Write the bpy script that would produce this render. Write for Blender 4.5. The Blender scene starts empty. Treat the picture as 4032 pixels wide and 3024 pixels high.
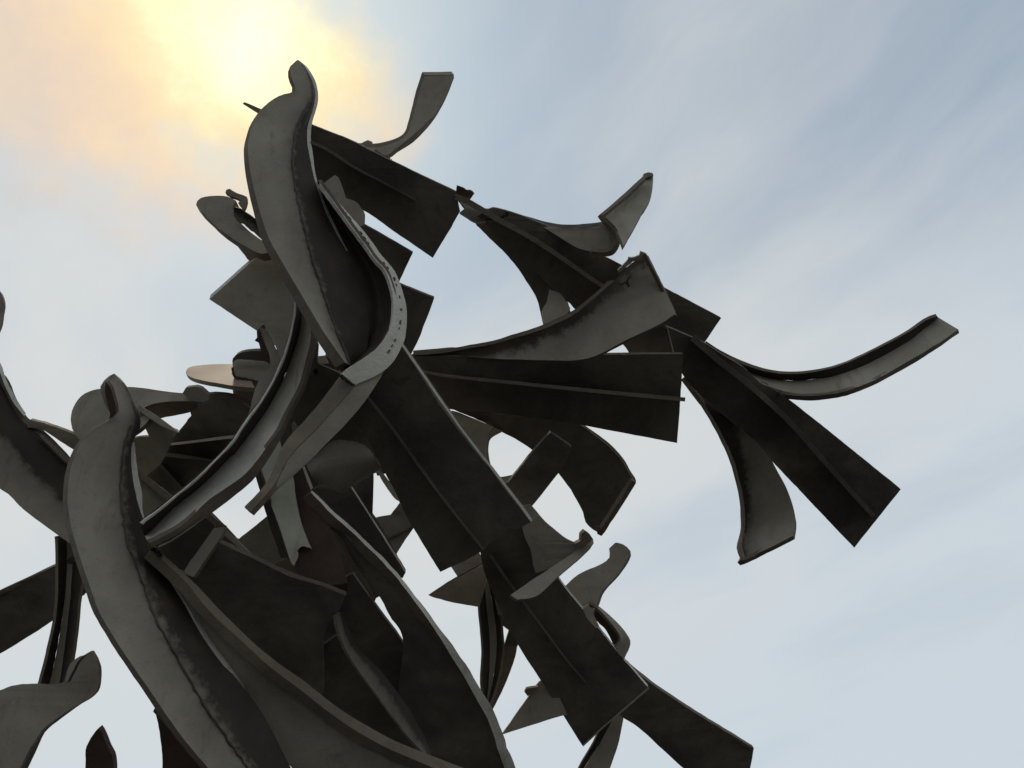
import bpy, bmesh, math, random
from mathutils import Vector, noise, geometry

scene = bpy.context.scene
R = math.radians
rng = random.Random(7)

# ---------------------------------------------------------------- camera
PITCH = 42.0
CAM = Vector((0.0, 0.0, 1.6))
FPX = 28.0 / 36.0 * 4032.0
cam_d = bpy.data.cameras.new("camera")
cam_d.lens = 28.0
cam_d.sensor_width = 36.0
cam_d.clip_end = 6000.0
cam = bpy.data.objects.new("camera", cam_d)
scene.collection.objects.link(cam)
cam.location = CAM
cam.rotation_euler = (R(90 + PITCH), 0, 0)
scene.camera = cam
RIGHT = Vector((1, 0, 0))
FWD = Vector((0, math.cos(R(PITCH)), math.sin(R(PITCH))))
UP = Vector((0, -math.sin(R(PITCH)), math.cos(R(PITCH))))

# ---------------------------------------------------------------- sun + sky
SUN_DIR = (FWD + RIGHT * ((1010 - 2016) / FPX) + UP * ((1512 - 170) / FPX)).normalized()
SUN_EL = math.asin(SUN_DIR.z)
SUN_ROT = math.atan2(SUN_DIR.x, SUN_DIR.y)

def build_world():
    w = bpy.data.worlds.new("World")
    scene.world = w
    w.use_nodes = True
    nt = w.node_tree
    N, L = nt.nodes, nt.links
    N.clear()
    def nd(t, **kw):
        n = N.new(t)
        for k, v in kw.items():
            setattr(n, k, v)
        return n
    def val(x):
        n = nd("ShaderNodeValue"); n.outputs[0].default_value = x; return n.outputs[0]
    def vec(v):
        n = nd("ShaderNodeCombineXYZ")
        for i in range(3): n.inputs[i].default_value = v[i]
        return n.outputs[0]
    def m(op, a, b=None, c=None, clamp=False):
        n = nd("ShaderNodeMath", operation=op, use_clamp=clamp)
        for i, x in enumerate((a, b, c)):
            if x is None: continue
            if isinstance(x, (int, float)): n.inputs[i].default_value = x
            else: L.new(x, n.inputs[i])
        return n.outputs[0]
    def vm(op, a, b=None, out=0):
        n = nd("ShaderNodeVectorMath", operation=op)
        L.new(a, n.inputs[0])
        if b is not None: L.new(b, n.inputs[1])
        return n.outputs["Value"] if op in ("DOT_PRODUCT", "LENGTH") else n.outputs[0]
    def scale(a, s):
        n = nd("ShaderNodeVectorMath", operation="SCALE"); L.new(a, n.inputs[0]); n.inputs["Scale"].default_value = s
        return n.outputs[0]
    def noi(v, sc, det, rough=.55, dist=0.0, col=False):
        n = nd("ShaderNodeTexNoise"); L.new(v, n.inputs["Vector"])
        n.inputs["Scale"].default_value = sc; n.inputs["Detail"].default_value = det
        n.inputs["Roughness"].default_value = rough; n.inputs["Distortion"].default_value = dist
        return n.outputs["Color"] if col else n.outputs[0]
    def ss(x, a, b):
        n = nd("ShaderNodeMapRange", interpolation_type="SMOOTHSTEP"); L.new(x, n.inputs[0])
        n.inputs[1].default_value = a; n.inputs[2].default_value = b
        n.inputs[3].default_value = 0; n.inputs[4].default_value = 1
        return n.outputs[0]
    def mix(f, a, b):
        n = nd("ShaderNodeMix", data_type="RGBA"); L.new(f, n.inputs[0])
        for i, x in ((6, a), (7, b)):
            if isinstance(x, tuple): n.inputs[i].default_value = (*x, 1)
            else: L.new(x, n.inputs[i])
        return n.outputs[2]
    def addc(a, b):
        n = nd("ShaderNodeMix", data_type="RGBA", blend_type="ADD"); n.inputs[0].default_value = 1
        L.new(a, n.inputs[6]); L.new(b, n.inputs[7]); return n.outputs[2]
    def mulc(f, c):
        n = nd("ShaderNodeMix", data_type="RGBA", blend_type="MIX"); L.new(f, n.inputs[0])
        n.inputs[6].default_value = (0, 0, 0, 1); n.inputs[7].default_value = (*c, 1); return n.outputs[2]
    d = nd("ShaderNodeTexCoord").outputs["Generated"]
    sky = nd("ShaderNodeTexSky", sky_type="NISHITA")
    sky.sun_disc = False
    sky.sun_elevation = SUN_EL
    sky.sun_rotation = SUN_ROT
    sky.altitude = 100; sky.air_density = 1.0; sky.dust_density = .6; sky.ozone_density = 1.2
    base = nd("ShaderNodeMix", data_type="RGBA", blend_type="MULTIPLY"); base.inputs[0].default_value = 1
    L.new(sky.outputs[0], base.inputs[6]); base.inputs[7].default_value = (.094, .117, .110, 1)
    base = base.outputs[2]
    # plane-projected coordinates of the cloud layer
    sep = nd("ShaderNodeSeparateXYZ"); L.new(d, sep.inputs[0])
    zz = m("MAXIMUM", sep.outputs[2], .12)
    comb = nd("ShaderNodeCombineXYZ")
    L.new(m("DIVIDE", sep.outputs[0], zz), comb.inputs[0]); L.new(m("DIVIDE", sep.outputs[1], zz), comb.inputs[1])
    pl = comb.outputs[0]
    warp = noi(pl, 1.3, 3, col=True)
    plw = vm("ADD", pl, scale(warp, .35))
    mp = nd("ShaderNodeMapping"); L.new(plw, mp.inputs[0]); mp.vector_type = "TEXTURE"; mp.inputs["Rotation"].default_value = (0, 0, R(SKY_ROT)); mp.inputs["Scale"].default_value = (1.0, .40, 1)
    mp.inputs["Location"].default_value = SKY_OFF
    streak = noi(mp.outputs[0], .85, 8, .55)
    soft = noi(plw, .75, 4, .5)
    thin = ss(m("ADD", m("MULTIPLY", streak, .55), m("MULTIPLY", soft, .45)), .36, .62)
    low = m("SUBTRACT", 1.0, ss(sep.outputs[2], .30, .92))      # a longer way through the haze towards the horizon
    veil = m("MINIMUM", m("ADD", m("MULTIPLY_ADD", m("MULTIPLY", thin, m("MULTIPLY_ADD", low, -.62, 1.0)), .50, .30), m("MULTIPLY", low, .56)), .93)
    warmth = vm("DOT_PRODUCT", d, vec(SUN_DIR))
    # sun-facing haze: cloud droplets scatter forward, so the deck is brighter and creamier towards the sun
    near = ss(warmth, .50, .98)
    cloud_c = mix(near, CLOUD_FAR, CLOUD_NEAR)
    col = mix(veil, base, cloud_c)
    # the broken cloud the sun stands behind
    sr = (RIGHT - SUN_DIR * RIGHT.dot(SUN_DIR)).normalized()
    su = SUN_DIR.cross(sr).normalized()
    if su.dot(UP) < 0: su = -su
    wob = scale(vm("SUBTRACT", noi(d, 9.0, 8, .62, col=True), vec((.5, .5, .5))), .22)
    wob2 = scale(vm("SUBTRACT", noi(d, 3.2, 3, .5, col=True), vec((.5, .5, .5))), .34)
    dw = vm("ADD", vm("ADD", d, wob), wob2)
    cx = m("ADD", vm("DOT_PRODUCT", dw, vec(sr)), CL_X)
    cy = m("ADD", vm("DOT_PRODUCT", dw, vec(su)), CL_Y)
    rr = m("SQRT", m("ADD", m("POWER", m("DIVIDE", m("ABSOLUTE", cx), CL_W), 2.0), m("POWER", m("DIVIDE", m("ABSOLUTE", cy), CL_H), 2.0)))
    mask = m("SUBTRACT", 1.0, ss(rr, .52, 1.10))
    mask2 = m("SUBTRACT", 1.0, ss(rr, .25, .95))
    wob3 = scale(vm("SUBTRACT", noi(d, 7.0, 7, .6, col=True), vec((.5, .5, .5))), .24)
    ang = m("ARCCOSINE", m("MINIMUM", vm("DOT_PRODUCT", vm("NORMALIZE", vm("ADD", d, wob3)), vec(SUN_DIR)), .99999))
    core = m("SUBTRACT", 1.0, ss(ang, .0, .13))
    edge_c = mix(ss(ang, .15, .32), GLOW_EDGE, GLOW_FAR)
    edge_c = mix(m("SUBTRACT", 1.0, ss(ang, .05, .23)), edge_c, GLOW_MID)
    glow_c = mix(core, edge_c, GLOW_CORE)
    col = mix(m("MULTIPLY", mask, .93), col, glow_c)
    bg = nd("ShaderNodeBackground"); L.new(col, bg.inputs[0]); bg.inputs[1].default_value = 1.0
    out = nd("ShaderNodeOutputWorld"); L.new(bg.outputs[0], out.inputs[0])

SKY_ROT = -56.0
SKY_OFF = (5.0, 0.75, 0)
CLOUD_FAR = (.625, .685, .730)
CLOUD_NEAR = (.74, .745, .72)
CL_X, CL_Y, CL_W, CL_H = .08, .03, .30, .205
GLOW_EDGE = (.98, .72, .48)
GLOW_FAR = (.66, .625, .59)
GLOW_MID = (1.05, .88, .50)
GLOW_CORE = (1.4, 1.36, .88)
build_world()
scene.world.cycles.sampling_method = "MANUAL"
scene.world.cycles.sample_map_resolution = 512

sun_d = bpy.data.lights.new("sun", "SUN")
sun_d.energy = 1.5
sun_d.angle = R(6.0)
sun_d.color = (1.0, .86, .68)
sun = bpy.data.objects.new("sun", sun_d)
scene.collection.objects.link(sun)
sun.rotation_euler = SUN_DIR.to_track_quat("Z", "Y").to_euler()
sun.location = SUN_DIR * 50

scene.cycles.max_bounces = 5
scene.cycles.diffuse_bounces = 3
scene.cycles.glossy_bounces = 2
scene.view_settings.view_transform = "Standard"
scene.view_settings.look = "None"
scene.view_settings.exposure = 0.0
scene.view_settings.gamma = 1.0
scene.view_settings.use_curve_mapping = False

# ---------------------------------------------------------------- materials
def make_mat(name, base, dark, rust=.25, rough=.55, metal=.0, bump=.25, scorch_shaded=False, spec=.14):
    mt = bpy.data.materials.new(name)
    mt.use_nodes = True
    nt = mt.node_tree
    N, L = nt.nodes, nt.links
    bs = N["Principled BSDF"]
    tc = N.new("ShaderNodeTexCoord").outputs["Object"]
    def noi(sc, det, rgh=.6, dist=0., mul=None):
        n = N.new("ShaderNodeTexNoise")
        v = tc
        if mul:
            mp = N.new("ShaderNodeMapping"); mp.inputs["Scale"].default_value = mul; L.new(tc, mp.inputs[0]); v = mp.outputs[0]
        L.new(v, n.inputs["Vector"])
        n.inputs["Scale"].default_value = sc; n.inputs["Detail"].default_value = det
        n.inputs["Roughness"].default_value = rgh; n.inputs["Distortion"].default_value = dist
        return n.outputs[0]
    def mr(x, a, b, lo=0, hi=1):
        n = N.new("ShaderNodeMapRange"); n.interpolation_type = "SMOOTHSTEP"; L.new(x, n.inputs[0])
        for i, v in ((1, a), (2, b), (3, lo), (4, hi)): n.inputs[i].default_value = v
        return n.outputs[0]
    def mix(f, a, b):
        n = N.new("ShaderNodeMix"); n.data_type = "RGBA"; L.new(f, n.inputs[0])
        for i, x in ((6, a), (7, b)):
            if isinstance(x, tuple): n.inputs[i].default_value = (*x, 1)
            else: L.new(x, n.inputs[i])
        return n.outputs[2]
    def math_(op, a, b):
        n = N.new("ShaderNodeMath"); n.operation = op
        for i, x in ((0, a), (1, b)):
            if isinstance(x, (int, float)): n.inputs[i].default_value = x
            else: L.new(x, n.inputs[i])
        return n.outputs[0]
    c = mix(mr(noi(2.3, 4, .62, .4), .3, .72), dark, base)
    c = mix(mr(noi(26, 3, .7), .52, .78, 0, .55), c, tuple(x * .62 for x in base))            # mottling
    c = mix(mr(noi(9, 4, .7, .8, (1, 1, .18)), .54, .74, 0, rust), c, (.105, .070, .045))      # run-down rust streaks
    c = mix(mr(noi(120, 1, .8), .63, .72, 0, .28), c, tuple(min(1, x * 1.4) for x in base))     # scratches, specks
    rg = mr(noi(14, 2, .6), .3, .7, rough - .08, rough + .14)
    if scorch_shaded:
        at = N.new("ShaderNodeAttribute"); at.attribute_name = "scorch_shade"  # holds weld scorch and also shade put into the colour
        s = at.outputs["Fac"]
        j = math_("ADD", s, math_("MULTIPLY", math_("SUBTRACT", noi(16, 5, .68), .5), .52))
        soft_scorch_shade = mr(math_("ADD", s, math_("MULTIPLY", math_("SUBTRACT", noi(4, 3, .6), .5), .35)), -.05, .55, 0, .48)  # soft darkening around the scorch, also used as painted shade
        c = mix(soft_scorch_shade, c, (.085, .076, .062))
        f = mr(j, .42, .60)
        c = mix(f, c, mix(mr(noi(7, 3, .6), .38, .66), (.040, .034, .029), (.062, .046, .034)))
        line = math_("MULTIPLY", mr(j, .36, .46), math_("SUBTRACT", 1.0, mr(j, .48, .62)))
        c = mix(math_("MULTIPLY", line, .25), c, (.11, .085, .06))
    L.new(c, bs.inputs["Base Color"])
    L.new(rg, bs.inputs["Roughness"])
    bs.inputs["Metallic"].default_value = metal
    bs.inputs["Specular IOR Level"].default_value = spec
    bp = N.new("ShaderNodeBump"); bp.inputs["Strength"].default_value = bump; bp.inputs["Distance"].default_value = .008
    L.new(math_("ADD", noi(60, 3, .7), math_("MULTIPLY", noi(5, 1, .6), 1.4)), bp.inputs["Height"])
    L.new(bp.outputs[0], bs.inputs["Normal"])
    return mt

def plain_mat(name, col, rough, spec):
    mt = bpy.data.materials.new(name); mt.use_nodes = True
    N, L = mt.node_tree.nodes, mt.node_tree.links
    bs = N["Principled BSDF"]
    n = N.new("ShaderNodeTexNoise"); n.inputs["Scale"].default_value = 2.5; n.inputs["Detail"].default_value = 2
    tc = N.new("ShaderNodeTexCoord"); L.new(tc.outputs["Object"], n.inputs["Vector"])
    r = N.new("ShaderNodeValToRGB"); L.new(n.outputs[0], r.inputs[0])
    r.color_ramp.elements[0].color = (*[c * .9 for c in col], 1); r.color_ramp.elements[1].color = (*[c * 1.08 for c in col], 1)
    L.new(r.outputs[0], bs.inputs["Base Color"])
    bs.inputs["Roughness"].default_value = rough; bs.inputs["Specular IOR Level"].default_value = spec
    return mt

MAT = {
    "steel": make_mat("weathered_steel", (.335, .300, .240), (.240, .213, .168), .40, .66, .0, .2, scorch_shaded=True),
    "scale": make_mat("shaded_steel", (.185, .166, .138), (.080, .073, .063), .7, .72, .0, .2, scorch_shaded=True),  # darker copy of the steel, shade of downward faces put into its colour
    "cut": make_mat("flame_cut_edge", (.19, .155, .115), (.12, .096, .072), .6, .7, .0, .5),
    "bare": make_mat("worn_lit_steel", (.60, .57, .49), (.42, .395, .34), .45, .6, .0, .5, scorch_shaded=True),
    "rust": make_mat("rusted_steel", (.12, .080, .060), (.075, .052, .042), .5, .85, .0, .5),
    "weld": make_mat("weld_bead", (.11, .088, .066), (.055, .044, .036), .5, .6, .0, .5),
    "paint": make_mat("faded_cream_paint", (.56, .545, .44), (.44, .43, .34), .3, .6, .0, .15),
    "smooth": plain_mat("warm_lit_steel", (.24, .165, .115), .6, .2),  # warm sun glow painted into the base colour
    "mark": make_mat("black_scale_mark", (.11, .10, .085), (.06, .055, .048), .2, .8, .0, .3),
}

def ground_mat():
    mt = bpy.data.materials.new("asphalt"); mt.use_nodes = True
    nt = mt.node_tree; N, L = nt.nodes, nt.links
    bs = N["Principled BSDF"]
    n = N.new("ShaderNodeTexNoise"); n.inputs["Scale"].default_value = 3; n.inputs["Detail"].default_value = 8
    tc = N.new("ShaderNodeTexCoord"); L.new(tc.outputs["Object"], n.inputs["Vector"])
    r = N.new("ShaderNodeValToRGB"); L.new(n.outputs[0], r.inputs[0])
    r.color_ramp.elements[0].color = (.028, .028, .028, 1); r.color_ramp.elements[1].color = (.055, .054, .052, 1)
    L.new(r.outputs[0], bs.inputs["Base Color"]); bs.inputs["Roughness"].default_value = .9
    return mt

# ---------------------------------------------------------------- coordinates
ZONES = {"A": (600, 150, .6329), "B": (1700, 600, .6329), "C": (2400, 1100, .6931), "D": (600, 900, .6329),
         "E": (0, 1100, .5425), "F": (0, 1974, .6329), "G": (900, 1700, .5425), "H": (1600, 1974, .6329),
         "I": (0, 2300, .43636), "J": (800, 2250, .45208), "K": (900, 1200, .36166), "L": (1700, 1500, .40687),
         "T": (0, 0, 1.82278)}

def px(z, *v):
    x0, y0, s = ZONES[z]
    return [(x0 + s * v[i], y0 + s * v[i + 1]) for i in range(0, len(v), 2)]

def nrm(n):
    return Vector(n).normalized()

class Plane:
    """A plane in the room in front of the camera: through the survey sight `a` at distance d, with normal n (right, up, towards the viewer)."""
    def __init__(self, a, d, n):
        self.n = nrm(n)
        self.c = self.n.dot(Vector(((a[0] - 2016) / FPX, (1512 - a[1]) / FPX, -1)) * d)
    def depth(self, p):
        q = self.n.dot(Vector(((p[0] - 2016) / FPX, (1512 - p[1]) / FPX, -1)))
        return self.c / q

def world(p, D):
    return CAM + FWD * D + RIGHT * ((p[0] - 2016) / FPX * D) + UP * ((1512 - p[1]) / FPX * D)

def cdir(v):
    return RIGHT * v[0] + UP * v[1] - FWD * v[2]

def crom(p0, p1, p2, p3, t):
    return [.5 * (2 * b + (c - a) * t + (2 * a - 5 * b + 4 * c - d) * t * t + (3 * b - a - 3 * c + d) * t ** 3)
            for a, b, c, d in zip(p0, p1, p2, p3)]

def spline(pts, n):
    """n points evenly along a Catmull-Rom curve through pts (tuples of any length)."""
    if len(pts) == 2:
        return [tuple(a + (b - a) * i / (n - 1) for a, b in zip(*pts)) for i in range(n)]
    e = [tuple(2 * a - b for a, b in zip(pts[0], pts[1]))] + list(pts) + [tuple(2 * a - b for a, b in zip(pts[-1], pts[-2]))]
    fine = []
    for i in range(len(pts) - 1):
        for k in range(12):
            fine.append(crom(e[i], e[i + 1], e[i + 2], e[i + 3], k / 12))
    fine.append(list(pts[-1]))
    acc = [0]
    for a, b in zip(fine, fine[1:]):
        acc.append(acc[-1] + math.hypot(b[0] - a[0], b[1] - a[1]))
    out, j = [], 0
    for i in range(n):
        s = acc[-1] * i / (n - 1)
        while j < len(acc) - 2 and acc[j + 1] < s: j += 1
        w = (s - acc[j]) / max(1e-9, acc[j + 1] - acc[j])
        out.append(tuple(a + (b - a) * w for a, b in zip(fine[j], fine[j + 1])))
    return out

def outline(pts, step=26.0, corner=38.0):
    """Closed outline: corners kept, the rest run through a smooth curve; fairly even spacing so that edges can be uneven."""
    n = len(pts)
    isc = []
    for i in range(n):
        a, b, c = pts[i - 1], pts[i], pts[(i + 1) % n]
        t = math.degrees(abs((math.atan2(c[1] - b[1], c[0] - b[0]) - math.atan2(b[1] - a[1], b[0] - a[0]) + math.pi) % (2 * math.pi) - math.pi))
        isc.append(t > corner)
    cs = [i for i in range(n) if isc[i]]
    if not cs: cs = [0]
    out = []
    for k, i in enumerate(cs):
        j = cs[(k + 1) % len(cs)]
        run = [pts[i]]
        q = i
        while True:
            q = (q + 1) % n
            run.append(pts[q])
            if q == j: break
        ln = sum(math.hypot(b[0] - a[0], b[1] - a[1]) for a, b in zip(run, run[1:]))
        m = max(2, int(ln / step) + 1)
        s = spline(run, m)
        out += [p[:2] for p in s[:-1]]
    return out

# ---------------------------------------------------------------- the thing
sculpture = bpy.data.objects.new("sculpture", None)
scene.collection.objects.link(sculpture)
sculpture["label"] = "tall abstract sculpture of curled and welded grey steel beams against the sky"
sculpture["category"] = "sculpture"
BASE = Vector((0.2, 4.6, 0))
sculpture.location = BASE

def link(name, me, mats, parent):
    for mt in mats: me.materials.append(MAT[mt] if isinstance(mt, str) else mt)
    o = bpy.data.objects.new(name, me)
    scene.collection.objects.link(o)
    p = parent or sculpture
    o.parent = p
    if p is sculpture: o.location = -BASE
    return o

def finish(bm, name, mats, parent, angle=32):
    bmesh.ops.recalc_face_normals(bm, faces=bm.faces)
    me = bpy.data.meshes.new(name)
    bm.to_mesh(me); bm.free()
    for p in me.polygons: p.use_smooth = True
    me.set_sharp_from_angle(angle=R(angle))
    return link(name, me, mats, parent)

def wob(p, amp):
    v = noise.noise_vector(p * 9.0) + .6 * noise.noise_vector(p * 37.0)
    if amp and rng.random() < .05: v = v * 2.2
    return p + v * amp

DARK = {"straight_flange", "dark_web", "bracket_web", "bracket_top", "arm_flange", "dark_flange", "curved_flange_dark", "torn_flange"}  # parts that get the steel with shade in its colour

def plate(name, pts, d, n, th=.032, mat="steel", edge="cut", parent=None, a=None, ex=None, jag=.0020, step=17.0, corner=38.0):
    """A flat cut plate: outline pts, standing in the plane (a, d, n), th thick."""
    if a is None:
        a = (sum(p[0] for p in pts) / len(pts), sum(p[1] for p in pts) / len(pts))
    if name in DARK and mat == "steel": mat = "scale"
    pl = Plane(a, d, n)
    ol = outline(pts, step, corner)
    back = cdir(ex) if ex else cdir(pl.n) * -th
    bm = bmesh.new()
    f, b = [], []
    for p in ol:
        w = wob(world(p, pl.depth(p)), jag)
        f.append(bm.verts.new(w)); b.append(bm.verts.new(w + back))
    for t in geometry.tessellate_polygon([[Vector((p[0], p[1], 0)) for p in ol]]):
        if len({*t}) < 3: continue
        bm.faces.new([f[k] for k in t]).material_index = 0
        bm.faces.new([b[k] for k in t[::-1]]).material_index = 0
    for i in range(len(f)):
        j = (i + 1) % len(f)
        q = bm.faces.new((f[j], f[i], b[i], b[j])); q.material_index = 1
    return finish(bm, name, [mat, edge], parent)

def loft(name, rails, d, n, offs=None, th=.032, mats=None, edge="cut", parent=None, a=None, N=34, smooth=True, sub=4,
         scorch_shade=None, ex=None, jag=.002, mat="steel", exs=None):
    """A bent plate: a surface through several rails, each lying `offs` metres behind the plane (a, d, n), th thick."""
    nr = len(rails)
    offs = offs or [0] * nr
    allp = [p for r in rails for p in r]
    if a is None:
        a = (sum(p[0] for p in allp) / len(allp), sum(p[1] for p in allp) / len(allp))
    pl = Plane(a, d, n)
    G = []
    for r, o in zip(rails, offs):
        if not isinstance(o, (list, tuple)): o = [o] * len(r)
        elif len(o) != len(r): o = [s[0] for s in spline([(x, 0.0) for x in o], len(r))] if len(o) > 2 else [o[0] + (o[1] - o[0]) * i / (len(r) - 1) for i in range(len(r))]
        s = spline([(p[0], p[1], q) for p, q in zip(r, o)], N)
        G.append([world(p, pl.depth(p) + p[2]) for p in s])
    # across
    rows, strip, sc = [], [], []
    scorch_shade = scorch_shade or [0] * nr
    SC = []
    for s_ in scorch_shade:
        if not isinstance(s_, (list, tuple)): s_ = [s_, s_]
        SC.append([s_[min(int(q), len(s_) - 2)] + (s_[min(int(q), len(s_) - 2) + 1] - s_[min(int(q), len(s_) - 2)]) * (q - min(int(q), len(s_) - 2)) for q in [i * (len(s_) - 1) / (N - 1) for i in range(N)]])
    for k in range(nr - 1):
        kk = sub if smooth or nr == 2 else 2
        for q in range(kk):
            t = q / kk
            if smooth and nr > 2:
                A_ = G[k - 1] if k > 0 else [2 * x - y for x, y in zip(G[0], G[1])]
                D_ = G[k + 2] if k + 2 < nr else [2 * x - y for x, y in zip(G[-1], G[-2])]
                rows.append([Vector(crom(p0, p1, p2, p3, t)) for p0, p1, p2, p3 in zip(A_, G[k], G[k + 1], D_)])
            else:
                rows.append([x.lerp(y, t) for x, y in zip(G[k], G[k + 1])])
            strip.append(k); sc.append([x + (y - x) * t for x, y in zip(SC[k], SC[k + 1])])
    rows.append(G[-1]); sc.append(SC[-1])
    M = len(rows)
    bm = bmesh.new()
    lay = bm.verts.layers.float.new("scorch_shade")
    fv = [[None] * N for _ in range(M)]
    for i in range(M):
        for j in range(N):
            edge_v = i in (0, M - 1) or j in (0, N - 1)
            v = bm.verts.new(wob(rows[i][j] + noise.noise_vector(rows[i][j] * 3.1) * .004, jag if edge_v else 0))
            v[lay] = sc[i][j]; fv[i][j] = v
    for i in range(M - 1):
        for j in range(N - 1):
            f = bm.faces.new((fv[i][j], fv[i + 1][j], fv[i + 1][j + 1], fv[i][j + 1]))
            f.material_index = strip[i]
    bm.normal_update()
    # which side faces the viewer
    s = 0.0
    for f in bm.faces:
        s += f.normal.dot((CAM - f.calc_center_median()).normalized()) * f.calc_area()
    sg = 1 if s > 0 else -1
    bv = [[None] * N for _ in range(M)]
    for i in range(M):
        for j in range(N):
            v = fv[i][j]
            o = cdir(ex) if ex else v.normal * (-sg * th)
            if exs: o = o * (exs[0] + (exs[1] - exs[0]) * j / (N - 1))
            b = bm.verts.new(v.co + o); b[lay] = sc[i][j]; bv[i][j] = b
    for i in range(M - 1):
        for j in range(N - 1):
            f = bm.faces.new((bv[i][j + 1], bv[i + 1][j + 1], bv[i + 1][j], bv[i][j]))
            f.material_index = strip[i]
    E = nr - 1
    ring = [(i, 0) for i in range(M)] + [(M - 1, j) for j in range(1, N)] + [(i, N - 1) for i in range(M - 2, -1, -1)] + [(0, j) for j in range(N - 2, 0, -1)]
    for q in range(len(ring)):
        (i, j), (k, l) = ring[q], ring[(q + 1) % len(ring)]
        f = bm.faces.new((fv[i][j], fv[k][l], bv[k][l], bv[i][j])); f.material_index = E
    return finish(bm, name, (mats or [mat] * (nr - 1)) + [edge], parent, 40)

def rib(name, line, d, n, a, h=.12, w=14.0, mat="bare", parent=None, w2=None, off=0.0):
    """A web standing edge-on on a plate: its near edge follows `line`, it reaches back h metres to the plate's plane."""
    pl = Plane(a, d, n)
    w2 = w2 or w
    N = 22
    s = spline([tuple(p) for p in line], N)
    bm = bmesh.new()
    q = [[], [], [], []]
    for i, p in enumerate(s):
        a0, b0 = s[max(0, i - 1)], s[min(N - 1, i + 1)]
        t = Vector((b0[0] - a0[0], b0[1] - a0[1])).normalized()
        ww = (w + (w2 - w) * i / (N - 1)) / 2
        L_ = (p[0] - t.y * ww, p[1] + t.x * ww); R_ = (p[0] + t.y * ww, p[1] - t.x * ww)
        D = pl.depth(p) + off
        for k, (u, dd) in enumerate(((L_, D - h), (R_, D - h), (R_, D + .004), (L_, D + .004))):
            q[k].append(bm.verts.new(wob(world(u, dd), .0012)))
    for k in range(4):
        m_ = (k + 1) % 4
        for i in range(N - 1):
            f = bm.faces.new((q[k][i], q[m_][i], q[m_][i + 1], q[k][i + 1])); f.material_index = 1 if k == 0 else 0
    bm.faces.new([q[k][0] for k in range(4)][::-1]); bm.faces.new([q[k][-1] for k in range(4)])
    return finish(bm, name, ["scale", "scale" if mat == "steel" else mat], parent)

def bead(line, d, n, a, off=0.0, r=.009, parent=None, jit=.006, offs=None):
    """A lumpy weld bead running along a line."""
    pl = Plane(a, d, n)
    N = 70
    o = offs or [off] * len(line)
    s = spline([(p[0], p[1], q) for p, q in zip(line, o)], N)
    c = [world(p, pl.depth(p) + p[2]) for p in s]
    bm = bmesh.new()
    rings = []
    for i, p in enumerate(c):
        t = (c[min(N - 1, i + 1)] - c[max(0, i - 1)]).normalized()
        u = t.cross(FWD).normalized(); v = t.cross(u)
        rr = r * (0.7 + .7 * rng.random())
        p = p + (u * rng.uniform(-1, 1) + v * rng.uniform(-1, 1)) * jit
        rings.append([bm.verts.new(p + (u * math.cos(k * math.pi / 3) + v * math.sin(k * math.pi / 3)) * rr) for k in range(6)])
    for x, y in zip(rings, rings[1:]):
        for k in range(6):
            bm.faces.new((x[k], x[(k + 1) % 6], y[(k + 1) % 6], y[k]))
    bm.faces.new(rings[0][::-1]); bm.faces.new(rings[-1])
    return finish(bm, "weld_bead", ["weld"], parent, 60)

# ---------------------------------------------------------------- ground
bm = bmesh.new()
S = 1500
bm.faces.new([bm.verts.new(p) for p in ((-S, -S, 0), (S, -S, 0), (S, S, 0), (-S, S, 0))])
me = bpy.data.meshes.new("ground"); bm.to_mesh(me); bm.free(); me.materials.append(ground_mat())
g = bpy.data.objects.new("ground", me); scene.collection.objects.link(g)
g["kind"] = "structure"; g["label"] = "dark asphalt ground under the sculpture"

# ================================================================ the bent beams, front to back
# ---- great curled beam at the top: flange, scoop and its cut rim
HA, HD, HN = px("A", 750, 900)[0], 4.20, (.25, .45, .85)
r0 = px("A", 898, 140, 862, 178, 862, 240, 890, 312, 862, 338, 790, 358, 700, 422, 632, 525, 600, 640, 600, 760, 622, 900, 662, 1060, 722, 1240) + px("D", 810, 215, 920, 400, 1040, 600, 1130, 735, 1200, 835)
r1 = px("A", 906, 138, 940, 180, 972, 250, 985, 320, 980, 390, 940, 470, 905, 550, 882, 650, 872, 770, 888, 900, 920, 1080, 960, 1250, 1010, 1420) + px("D", 1040, 330, 1090, 480, 1140, 620, 1200, 770, 1225, 850)
r2 = px("A", 912, 140, 955, 190, 995, 270, 1012, 350, 1000, 430, 968, 540, 962, 640, 975, 720, 1005, 860, 1040, 960, 1085, 1090, 1145, 1205, 1215, 1320) + px("D", 1290, 330, 1330, 480, 1345, 640, 1320, 780, 1240, 872)
r3 = px("A", 918, 142, 972, 192, 1016, 275, 1030, 355, 1022, 430, 992, 530, 986, 640, 998, 720, 1018, 860, 1052, 960, 1097, 1088, 1158, 1202, 1228, 1316) + px("D", 1302, 325, 1342, 475, 1357, 640, 1332, 784, 1250, 880)
head = loft("curled_flange", [r0, r1, r2], HD, HN, [0, .03, .13], th=.03, a=HA, N=64, scorch_shade=[[-.35, -.35, -.2, .12], .5, 1.2], ex=(-.038, -.016, -.03), exs=(.45, 1.5), sub=6)  # scorch along the weld; shade down the left edge painted in
loft("flange_edge", [r2[:13], r3[:12] + [r2[12]]], HD, HN, [.125, .14], th=.02, a=HA, N=50, mat="bare", edge="bare", parent=head)
bead(r1[4:], HD, HN, HA, .026, .0055, head, .004)
s0 = px("A", 1008, 868, 1040, 960, 1085, 1090, 1145, 1205, 1215, 1320) + px("D", 1290, 330, 1330, 480, 1345, 640, 1300, 770, 1210, 868)
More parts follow.
